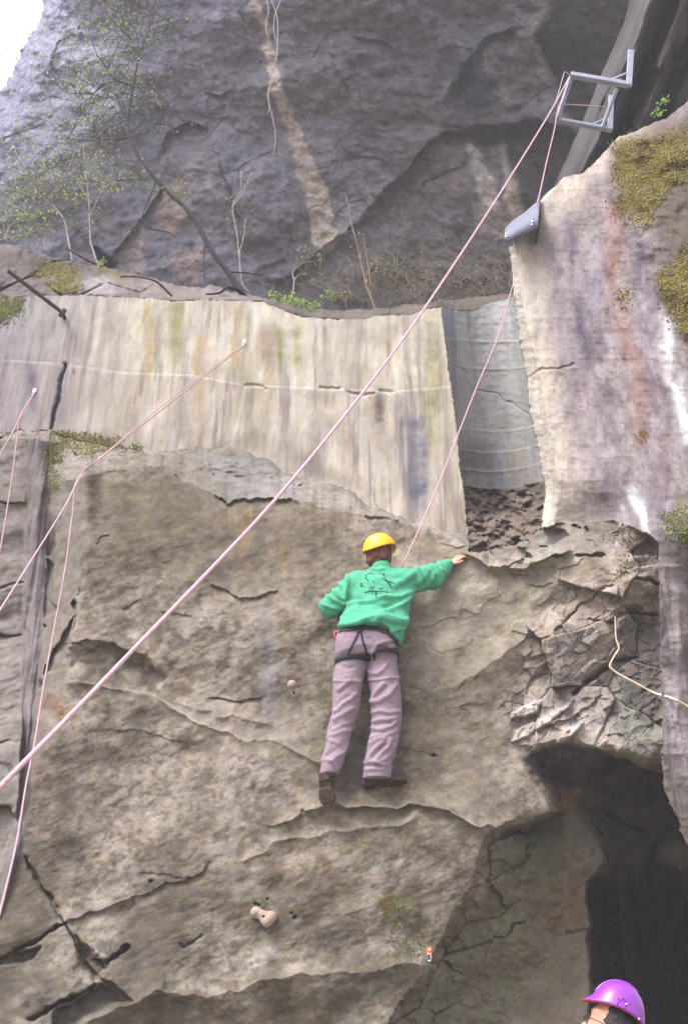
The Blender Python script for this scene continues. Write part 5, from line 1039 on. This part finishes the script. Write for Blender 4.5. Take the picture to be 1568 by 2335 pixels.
# the leaning tree on the ledge
T1 = [(566, 690), (557, 676), (540, 650), (520, 620), (492, 585), (470, 550), (450, 510), (420, 470), (390, 445), (357, 410), (330, 375), (305, 335), (290, 295), (291, 270), (300, 220), (310, 165), (316, 130), (312, 80), (296, 20), (285, -60)]
yt = lambda v: float(np.interp(v, [-60, 150, 690], [9.4, 9.2, 8.75]))
pt_ = lambda L_: [PV(a, b, yt(b)) for a, b in L_]
tree = empty('leaning_tree', PV(566, 690, 8.75), 'dark thin leaning tree rooted on the ledge above the sawn wall', 'tree')
lst = [(pt_(T1[:8]), .040, .026), (pt_(T1[7:13]), .026, .020), (pt_(T1[12:17]), .020, .013), (pt_(T1[16:]), .013, .005)]
BR = [[(357, 410), (346, 440), (332, 472), (322, 500)], [(322, 500), (345, 522), (380, 528), (400, 540)], [(306, 200), (290, 192), (262, 186), (235, 195), (213, 215), (185, 260), (155, 318)], [(288, 315), (262, 318), (240, 318), (205, 311)], [(213, 215), (190, 212), (160, 214)],
      [(316, 130), (330, 95), (345, 55), (365, 0)], [(262, 186), (240, 150), (220, 120), (200, 60)], [(300, 90), (270, 60), (245, 30), (230, -30)], [(291, 270), (270, 230), (268, 215), (285, 212)], [(470, 550), (465, 590), (468, 640)], [(520, 620), (560, 622), (600, 628)]]
for b_ in BR: lst.append((pt_(b_), .0115, .005))
lst.append(([PV(562, 684, 8.7), PV(545, 664, 8.6), PV(520, 655, 8.5), PV(500, 668, 8.4), PV(470, 671, 8.35)], .026, .009))
st_ = [q for b_ in ([T1[13:]] + BR[2:9]) for q in cat(pt_(b_), 4)]
tw, lp = twigs(st_, 150, 1.1, 1.0, 5, -.05); branches('trunk', lst + [(a, .0035, .0014) for a, _, _ in tw], M_bark, tree)
lp2 = [PV(random.gauss(410, 22), random.gauss(440, 26), 8.95) for _ in range(90)] + [PV(random.gauss(300, 60), random.gauss(415, 14), 9.0) for _ in range(90)]
rr = random.Random(3); lp += [PV(rr.gauss(200, 75), rr.gauss(130, 95) , rr.uniform(9.0, 9.7)) for _ in range(1500)]
leaves('crown', lp + lp2, .033, GR, tree)
# saplings at the left
def sapling(name, L_, extra, n, seed, label, Y0, leafpts=(), size=.033, mat=None, grp='saplings on the ledge', spread=1.0, r0=.012, tl=.8):
    base_ = PV(*L_[0], Y0); e = empty(name, base_, label, 'sapling', grp); f_ = lambda q: [PV(a, b, Y0) for a, b in q]
    lst = [(f_(L_), r0, .004)] + [(f_(q), .006, .003) for q in extra]; st_ = [p for q in [L_[len(L_) // 2:]] + list(extra) for p in cat(f_(q), 4)]
    tw, lp = twigs(st_, n, tl, spread, seed); branches('trunk', lst, mat or M_bark2, e); branches('twigs', [(a, .0028, .0012) for a, _, _ in tw], M_twig, e); lp = lp + [PV(a, b, Y0 + random.uniform(-.3, .3)) for a, b in leafpts]
    if lp: leaves('crown', lp, size, GR, e)
G = lambda n, u, su, v, sv_, s_: [(random.Random(s_ * 1000 + k).gauss(u, su), random.Random(s_ * 2000 + k).gauss(v, sv_)) for k in range(n)]
sapling('sapling', [(165, 595), (155, 541), (150, 513), (142, 493), (122, 470), (97, 450), (74, 419), (50, 380), (30, 330)], [[(122, 470), (120, 440), (150, 400), (170, 350)], [(97, 450), (60, 440), (20, 430)]], 90, 21, 'pale crooked sapling leaning left above the mossy rocks', 8.9, G(300, 90, 70, 330, 60, 1) + G(120, 50, 30, 440, 20, 4))
sapling('sapling', [(226, 612), (211, 565), (207, 552), (204, 496), (203, 455), (196, 400), (190, 330)], [[(204, 496), (230, 440), (250, 420), (290, 415)], [(203, 455), (180, 420), (160, 390)]], 45, 22, 'upright pale sapling beside the dark niche in the ledge', 9.0, G(160, 215, 50, 415, 18, 2) + G(60, 200, 60, 370, 40, 5))
sapling('sapling', [(-60, 600), (-30, 560), (10, 545), (51, 536), (76, 526), (102, 524), (130, 526)], [[(10, 545), (30, 510), (80, 500)], [(-30, 560), (0, 500), (60, 490), (110, 485)]], 50, 23, 'low leafy sapling spreading in from the left edge', 8.7, G(220, 30, 50, 530, 14, 3) + G(140, 50, 40, 492, 8, 6))
sapling('sapling', [(568, 665), (552, 645), (545, 580), (540, 530), (530, 470), (548, 437), (550, 390)], [[(530, 470), (550, 445), (575, 392)], [(545, 580), (555, 540), (560, 500)]], 8, 24, 'thin pale sapling just right of the leaning tree', 8.85, G(16, 530, 8, 470, 24, 7) + G(20, 560, 10, 490, 14, 8), .03, spread=.6, r0=.007, tl=.4)
sapling('sapling', [(859, 716), (844, 675), (831, 635), (814, 560), (799, 500), (790, 450)], [[(846, 650), (834, 575), (830, 540)], [(831, 635), (850, 600), (870, 580)]], 12, 25, 'bare brownish sapling at the middle of the ledge', 8.9, (), .03, simple('brown_twigs', (134, 112, 100), .9), r0=.009, spread=.6, tl=.5)
sapling('sapling', [(668, 668), (670, 640), (668, 620), (690, 600), (720, 595)], [[(670, 640), (680, 628), (700, 622)]], 10, 26, 'short forked pale sapling behind the green plants', 8.95, (), .03, r0=.007, spread=.6, tl=.4)
vn_ = empty('hanging_vine', PV(625, -20, 10.2), 'long thin pale vine hanging down the dark cliff', 'vine')
yv = lambda v: float(np.interp(v, [-40, 360], [10.0, 10.7]))
branches('stem', [([PV(u_, v_, yv(v_)) for u_, v_ in q], .009, .006) for q in ([(622, -30), (620, 0), (632, 40), (633, 85), (630, 130), (620, 165), (616, 195), (612, 225), (620, 262), (627, 300), (627, 330), (621, 358)], [(646, -30), (640, 0), (628, 30), (624, 70), (633, 110), (626, 150), (612, 178)], [(600, -30), (612, 20), (606, 60), (612, 90)], [(616, 195), (610, 212), (614, 245), (610, 262)])], M_bark2, vn_)
# brush on the ledge
def brush(name, n, box, label, seed, col_t=(118, 106, 94), green=60, L_=.5):
    rr = random.Random(seed); lst, lp = [], []
    for _ in range(n):
        u_ = rr.uniform(box[0], box[2]); v_ = rr.uniform(box[1], box[3]); Y = rr.uniform(8.9, 9.5); p = PV(u_, v_, Y); d_ = Vector((rr.uniform(-.9, .9), rr.uniform(-.3, .3), rr.uniform(.2, 1))).normalized(); pts = [p.copy()]
        for k in range(4):
            p = p + d_ * L_ / 4 * rr.uniform(.5, 1.3); pts.append(p.copy()); d_ = (d_ + Vector((rr.uniform(-.6, .6), rr.uniform(-.3, .3), rr.uniform(-.7, .3)))).normalized()
            if rr.random() < .7: lp.append(p + Vector((rr.uniform(-.03, .03),) * 3))
        lst.append((pts, .0035, .0015))
    rr.shuffle(lp); e = empty(name, PV((box[0] + box[2]) / 2, box[3], 9.2), label, 'shrub', 'brush on the ledge'); branches('stem', lst, simple('twigs', col_t, .9), e); leaves('foliage', lp[:green], .03, [(120, 150, 80), (150, 170, 96), (96, 124, 72)], e)
brush('bramble_shrub', 60, (860, 600, 1000, 705), 'tangled brown and green bramble behind the middle of the wall', 31, green=260)
brush('bramble_shrub', 60, (1000, 590, 1165, 700), 'tangled dry bramble beside the rock pillar', 32, (124, 108, 94), green=200)
brush('bramble_shrub', 40, (720, 610, 860, 705), 'sparse twiggy bramble left of the bare sapling', 33, green=200)
def plant(u, v, Y, n, size, label, seed, cols=((156, 200, 84), (190, 216, 120), (120, 170, 70))):
    rr = random.Random(seed); c = PV(u, v, Y); e = empty('green_plant', c, label, 'plant', 'leafy plants on the rock'); st, lp = [], []
    for k in range(max(3, n // 6)):
        d_ = Vector((rr.uniform(-1, 1), rr.uniform(-.6, .2), rr.uniform(.3, 1))).normalized() * size * rr.uniform(.5, 1.1); st.append(([c, c + d_ * .6 + Vector((0, 0, .02)), c + d_], .003, .0015))
        for _ in range(6): lp.append(c + d_ * rr.uniform(.35, 1.1) + Vector((rr.uniform(-.03, .03), rr.uniform(-.03, .03), rr.uniform(-.02, .03))))
    branches('stem', st, simple('green_stem', (110, 130, 70), .8), e); leaves('foliage', lp, .038, cols, e)
for k, a in enumerate(((640, 692, 8.35, 60, .16, 'bright green plant at the left end of the clump on the ledge'), (672, 702, 8.3, 70, .18, 'bright green leafy plant in the middle of the ledge clump'), (708, 712, 8.3, 50, .16, 'green plant at the right end of the ledge clump'), (760, 690, 8.9, 40, .2, 'dull green plant below the sparse bramble'), (236, 604, 8.9, 24, .12, 'small green plant by the dark niche'),
                       (1518, 240, 6.6, 20, .10, 'tiny green plant on top of the mossy pillar'), (1500, 262, 6.62, 12, .07, 'tiny green tuft just left of the pillar top plant'))): plant(*a, seed=60 + k)
# ================= MOSS =================
M_moss = leafmat('moss', 0, 0)
def inpoly(u, v, pts):
    ins = False
    for k in range(len(pts)):
        (a, b), (c, e) = pts[k], pts[(k + 1) % len(pts)]
        if (b > v) != (e > v) and u < (c - a) * (v - b) / (e - b) + a: ins = not ins
    return ins
def moss(pts, n, label, cols, seed, ys=None, size=.013, thr=.0):
    rr = random.Random(seed); n = int(n * 1.6); a = np.array(pts, float); V_, F_, CL = [], [], []; k = 0; g_ = 0
    while k < n and g_ < n * 30:
        g_ += 1; u_ = rr.uniform(a[:, 0].min(), a[:, 0].max()); v_ = rr.uniform(a[:, 1].min(), a[:, 1].max())
        if not inpoly(u_, v_, pts): continue
        du_, dv_ = rr.gauss(0, 9), abs(rr.gauss(0, 15)); den = float(vn(np.array([u_ / 9.]), np.array([v_ / 16.]), seed)[0]) + .5 * float(vn(np.array([u_ / 3.]), np.array([v_ / 5.]), seed + 1)[0])
        if den < .66 + thr: continue
        u_ += du_; v_ += dv_ if ys is None else 0; c = np.array(PS(u_, v_, .004) if ys is None else PV(u_, v_, ys(u_, v_))); r_ = size * rr.uniform(.2, .8); o0 = len(V_)
        for d_ in ((1, 0, 0), (0, 1, 0), (-1, 0, 0), (0, -1, 0), (0, 0, .8), (0, 0, -1.3)): V_.append(c + np.array(d_) * r_ * rr.uniform(.6, 1.3))
        F_ += [(o0, o0 + 1, o0 + 4), (o0 + 1, o0 + 2, o0 + 4), (o0 + 2, o0 + 3, o0 + 4), (o0 + 3, o0, o0 + 4), (o0 + 1, o0, o0 + 5), (o0 + 2, o0 + 1, o0 + 5), (o0 + 3, o0 + 2, o0 + 5), (o0, o0 + 3, o0 + 5)]
        cc = s2l(rr.choice(cols)) * .6 * rr.uniform(.6, 1.25); CL += [cc] * 6; k += 1
    mesh_obj('moss', np.array(V_), np.array(F_), M_moss, col=np.array(CL), smooth=True, kind='stuff', label=label, category='moss')
MC = [(200, 188, 70), (176, 160, 56), (220, 204, 90), (140, 122, 48)]; MG = [(160, 172, 70), (186, 190, 84), (130, 146, 60)]
moss([(1400, 320), (1450, 303), (1472, 325), (1462, 400), (1450, 470), (1440, 512), (1415, 490), (1406, 420)], 2600, 'yellow moss hanging at the top left of the pillar', MC, 71)
moss([(1474, 318), (1568, 285), (1600, 290), (1600, 410), (1545, 390), (1500, 440), (1470, 500), (1455, 505), (1470, 400)], 3600, 'yellow moss hanging along the top right of the pillar', MC, 72)
moss([(1495, 620), (1540, 585), (1568, 550), (1600, 560), (1600, 780), (1530, 720), (1505, 650)], 2200, 'yellow moss at the right edge of the pillar', MC, 73)
moss([(116, 978), (170, 980), (240, 985), (330, 1015), (300, 1024), (240, 1010), (205, 1032), (140, 1012), (134, 1060), (124, 1112), (110, 1100), (112, 1030)], 2200, 'bright yellow-green moss on the left end of the ledge', [(200, 196, 70), (176, 176, 60), (210, 206, 96), (140, 140, 56)], 74, size=.011)
ybf = lambda u_, v_: float(YB[int((v_ - vs[0]) / ST), int((u_ - us[0]) / ST)]) - .01
moss([(100, 588), (140, 596), (182, 604), (172, 640), (178, 662), (150, 672), (128, 668), (118, 640), (96, 648), (80, 620)], 1700, 'olive moss on the rounded rock behind the wall', MC, 75, ybf, .016)
moss([(-20, 665), (55, 668), (42, 700), (10, 712), (-20, 712)], 900, 'pale moss on the wall top at the left edge', MG, 76, None, .014)
moss([(1508, 1165), (1568, 1150), (1600, 1150), (1600, 1228), (1530, 1218)], 900, 'green moss low on the right edge of the pillar', MG, 77, size=.011)
moss([(1436, 1376), (1452, 1372), (1468, 1384), (1445, 1396)], 160, 'small cushion of moss on the broken rock', MG, 78, size=.009)
moss([(1412, 650), (1432, 648), (1424, 682), (1410, 680)], 160, 'small tuft of moss in the middle of the pillar', MC, 79, size=.010); moss([(1450, 980), (1468, 978), (1466, 992), (1452, 992)], 80, 'tiny tuft of moss low on the pillar', MC, 80, size=.009)
moss([(1380, 1190), (1470, 1200), (1475, 1260), (1420, 1300), (1390, 1240)], 500, 'sparse brownish moss at the foot of the pillar', [(160, 140, 80), (140, 120, 66)], 81, size=.008, thr=.2)
moss([(870, 2040), (950, 2040), (975, 2170), (900, 2190)], 500, 'thin green moss near the cave edge', [(120, 130, 60), (140, 146, 70)], 82, size=.006, thr=.25)

# ================= BELAYER =================
M_pur = simple('purple_plastic', (128, 52, 160), .3, var=.03, spec=.5); M_jac = simple('navy_jacket', (40, 46, 70), .85, var=.15, bump=.3, bscale=200); M_jean = simple('grey_jeans', (70, 74, 86), .9, var=.15)
f3 = Vector((-.87, .02, .42)).normalized(); r3 = f3.cross(Vector((0, 0, 1))).normalized(); u3 = r3.cross(f3).normalized(); BR_ = Matrix((r3, f3, u3)).transposed()
hb = PV(1398, 2318, 5.0); bl_ = empty('person', Vector((hb.x, hb.y, 0)), 'person in a purple helmet and glasses looking up from the bottom right corner', 'person')
h3 = lambda x, y, z: hb + BR_ @ Vector((x, y, z)); hf3 = lambda x, y, z: h3(x, y, z - .035)
Q = Field(hb + Vector((-.35, -.35, -1.80)), hb + Vector((.35, .35, .2)), .009)
Q.ell(hf3(0, 0, 0), (.074, .092, .112), .02, BR_); Q.ell(hf3(0, .035, -.07), (.058, .06, .06), .03, BR_); Q.cap(hf3(0, .088, -.03), hf3(0, .108, -.055), .011, .014, .012); Q.ell(hf3(0, .088, -.075), (.026, .014, .009), .006, BR_); Q.ell(hf3(0, .078, .020), (.055, .02, .012), .015, BR_)
for s_ in (-1, 1): Q.ell(hf3(.080 * s_, -.005, -.02), (.010, .02, .032), .006, BR_)
nk = hb + Vector((.04, 0, -.17)); Q.cap(hf3(0, -.03, -.06), nk, .058, .062, .03)
bz_ = bl_.location; zt = hb.z - .26
def L3(x, y, z): return Vector((bz_.x + .05 + x, bz_.y + y, z))
Q.loft([(zt + .02, bz_.x + .05, bz_.y, .10, .17), (zt - .12, bz_.x + .05, bz_.y, .12, .20), (zt - .35, bz_.x + .05, bz_.y, .11, .16), (zt - .5, bz_.x + .05, bz_.y, .115, .17), (zt - .62, bz_.x + .05, bz_.y, .11, .17)], .03)
for s_ in (-1, 1):
    sh = L3(0, .19 * s_, zt - .03); elb = L3(-.06, .23 * s_, zt - .30); wr_ = L3(-.26, .10 * s_, zt - .22 + .05 * s_)
    Q.cap(sh, elb, .052, .040, .03); Q.cap(elb, wr_, .040, .028, .02)
    f_ = (wr_ - elb).normalized(); up_ = Vector((0, 0, 1)); sd_ = f_.cross(up_).normalized(); Q.ell(wr_ + f_ * .05, (.045, .03, .03), .01)
    for i, off in enumerate((.03, .01, -.01, -.03)):
        a = wr_ + f_ * .08 + up_ * off; b = a + f_ * .03 - sd_ * s_ * -.01; c = b - f_ * .005 + sd_ * s_ * .03; Q.cap(a, b, .0095, .009, .003); Q.cap(b, c, .009, .008, .003)
    Q.cap(wr_ + f_ * .04 + up_ * .02, wr_ + f_ * .075 + up_ * .055, .012, .010, .004)
    hp = L3(0, .09 * s_, zt - .60); kn = L3(-.02, .10 * s_, .50); an_ = L3(.02, .11 * s_, .10); Q.cap(hp, kn, .085, .055, .03); Q.cap(kn, an_, .055, .036, .02); Q.cap(an_ + Vector((.03, 0, -.05)), an_ + Vector((-.16, 0, -.07)), .035, .028, .02)
v_, f_ = Q.mesh(); v_ = smooth_mesh(v_, f_, 1); hang(mesh_obj('body', v_, f_, M_skin), bl_)
H = Field(hb - Vector((.2,) * 3), hb + Vector((.2,) * 3), .007); H.ell(hf3(0, -.02, -.005), (.090, .092, .112), .01, BR_); H.ell(hf3(0, .10, -.05), (.085, .075, .12), 0, BR_, cut=True)
hv, hf = H.mesh(); hv = hv + normals(hv, hf) * (.006 * fbm(hv[:, 0] * 40, hv[:, 2] * 40, 3, 97))[:, None]; hang(mesh_obj('hair', hv, hf, simple('black_hair', (34, 28, 28), .6, var=.4, scale=80, bump=.8)), bl_)
hp_ = helmet('helmet', h3(0, -.008, .035), BR_, .101, .118, .116, M_pur, -.012, .010, .035, bl_)
tH = BVHTree.FromPolygons([v.co.copy() for v in hp_.data.vertices], [tuple(p.vertices) for p in hp_.data.polygons])
def z5(pts): return [(1310.9 + x * .1236, 2177.3 + y * .1236) for x, y in pts]
bm = bmesh.new()
for pts, wd in (([(765, 940), (790, 880), (840, 840), (895, 800), (945, 865), (930, 950), (905, 1010), (840, 985), (768, 945)], .0035), ([(785, 812), (805, 826)], .007), ([(888, 850), (900, 868)], .006), ([(990, 905), (1005, 915)], .006)): ribbon_bm(bm, tH, z5(pts), wd, .0005, .0008, 5)
mk = bm_obj('drawn_mark', bm, simple('purple_ink', (60, 20, 90), .7)); mk.parent = hp_
for (x, y) in ((465, 905), (675, 995), (850, 1050), (1172, 1185), (940, 910)):
    (u_, v_), = z5([(x, y)]); ok = tH.ray_cast(CAM, (PV(u_, v_, 5.0) - CAM).normalized())
    if ok[0] is None: continue
    bm = bmesh.new(); sph(bm, ok[0], .0055, 8); r_ = bm_obj('rivet', bm, M_riv, None, True); r_.parent = hp_
crest = [h3(0, .105 - .0 * t, .10) for t in (0,)]
pts = [h3(0, -.008 + .116 * math.cos(a_), .035 + .117 * math.sin(a_)) for a_ in np.linspace(R(12), R(120), 18)]
cr = tube('ridge', pts, .007, M_pur, None, 8); cr.parent = hp_
rim = [h3(.107 * math.sin(t), -.008 + (.123 + .036 * max(0, math.cos(t)) ** 6) * math.cos(t), .035 - .012 - .010 * math.cos(2 * t) - .009 * max(0, math.cos(t)) ** 6) for t in np.linspace(0, 2 * math.pi, 49)]
rm = tube('rim', rim, .0035, simple('red_edge_trim', (190, 60, 90), .5), None, 6); rm.parent = hp_
e = bpy.data.objects.new('glasses', None); C.objects.link(e); e.location = bl_.location; e.parent = bl_; e.matrix_parent_inverse = Matrix.Translation(bl_.location).inverted()
M_gl = simple('dark_glasses_frame', (50, 44, 44), .3)
for s_ in (-1, 1):
    hang(tube('rim', [hf3(.034 * s_ + .026 * math.cos(t), .106, -.006 + .020 * math.sin(t) - .02) for t in np.linspace(0, 2 * math.pi, 19)], .0022, M_gl, None, 6), e); hang(tube('temple', [hf3(.06 * s_, .104, -.02), hf3(.080 * s_, .06, -.02), hf3(.082 * s_, -.01, -.024)], .0022, M_gl, None, 6), e)
J = Field(bz_ + Vector((-.35, -.40, zt - .72)), bz_ + Vector((.35, .40, zt + .12)), .009)
J.loft([(zt + .03, bz_.x + .05, bz_.y, .085, .12), (zt - .02, bz_.x + .05, bz_.y, .12, .20), (zt - .12, bz_.x + .05, bz_.y, .15, .235), (zt - .35, bz_.x + .05, bz_.y, .145, .20), (zt - .62, bz_.x + .05, bz_.y, .15, .21)], .03)
for s_ in (-1, 1):
    sh = L3(0, .19 * s_, zt - .03); elb = L3(-.06, .23 * s_, zt - .30); wr_ = L3(-.26, .10 * s_, zt - .22 + .05 * s_); J.cap(sh, elb, .075, .062, .04); J.cap(elb, elb + (wr_ - elb) * .9, .062, .042, .02)
J.cap(nk + Vector((0, 0, -.02)), nk + Vector((0, 0, .03)), .075, .072, .02)
v_, f_ = J.mesh(); v_ = smooth_mesh(v_, f_, 2); v_ = folds(v_, f_, [], .008, 9., 88); hang(mesh_obj('jacket', v_, f_, M_jac), bl_)
J = Field(bz_ + Vector((-.3, -.35, .04)), bz_ + Vector((.35, .35, zt - .5)), .01)
J.loft([(zt - .52, bz_.x + .05, bz_.y, .125, .185), (zt - .72, bz_.x + .05, bz_.y, .125, .185)], .02)
for s_ in (-1, 1): J.cap(L3(0, .09 * s_, zt - .60), L3(-.02, .10 * s_, .50), .10, .075, .03); J.cap(L3(-.02, .10 * s_, .50), L3(.02, .11 * s_, .13), .075, .062, .02)
v_, f_ = J.mesh(); hang(mesh_obj('jeans', smooth_mesh(v_, f_, 1), f_, M_jean), bl_)
for s_ in (-1, 1):
    J = Field(L3(-.25, .11 * s_ - .1, -.02), L3(.15, .11 * s_ + .1, .2), .008); J.cap(L3(.05, .11 * s_, .05), L3(-.15, .11 * s_, .04), .045, .042, .02); J.cap(L3(.03, .11 * s_, .07), L3(.02, .11 * s_, .13), .05, .05, .02)
    v_, f_ = J.mesh(); hang(mesh_obj('shoe', smooth_mesh(v_, f_, 1), f_, M_boot), bl_)
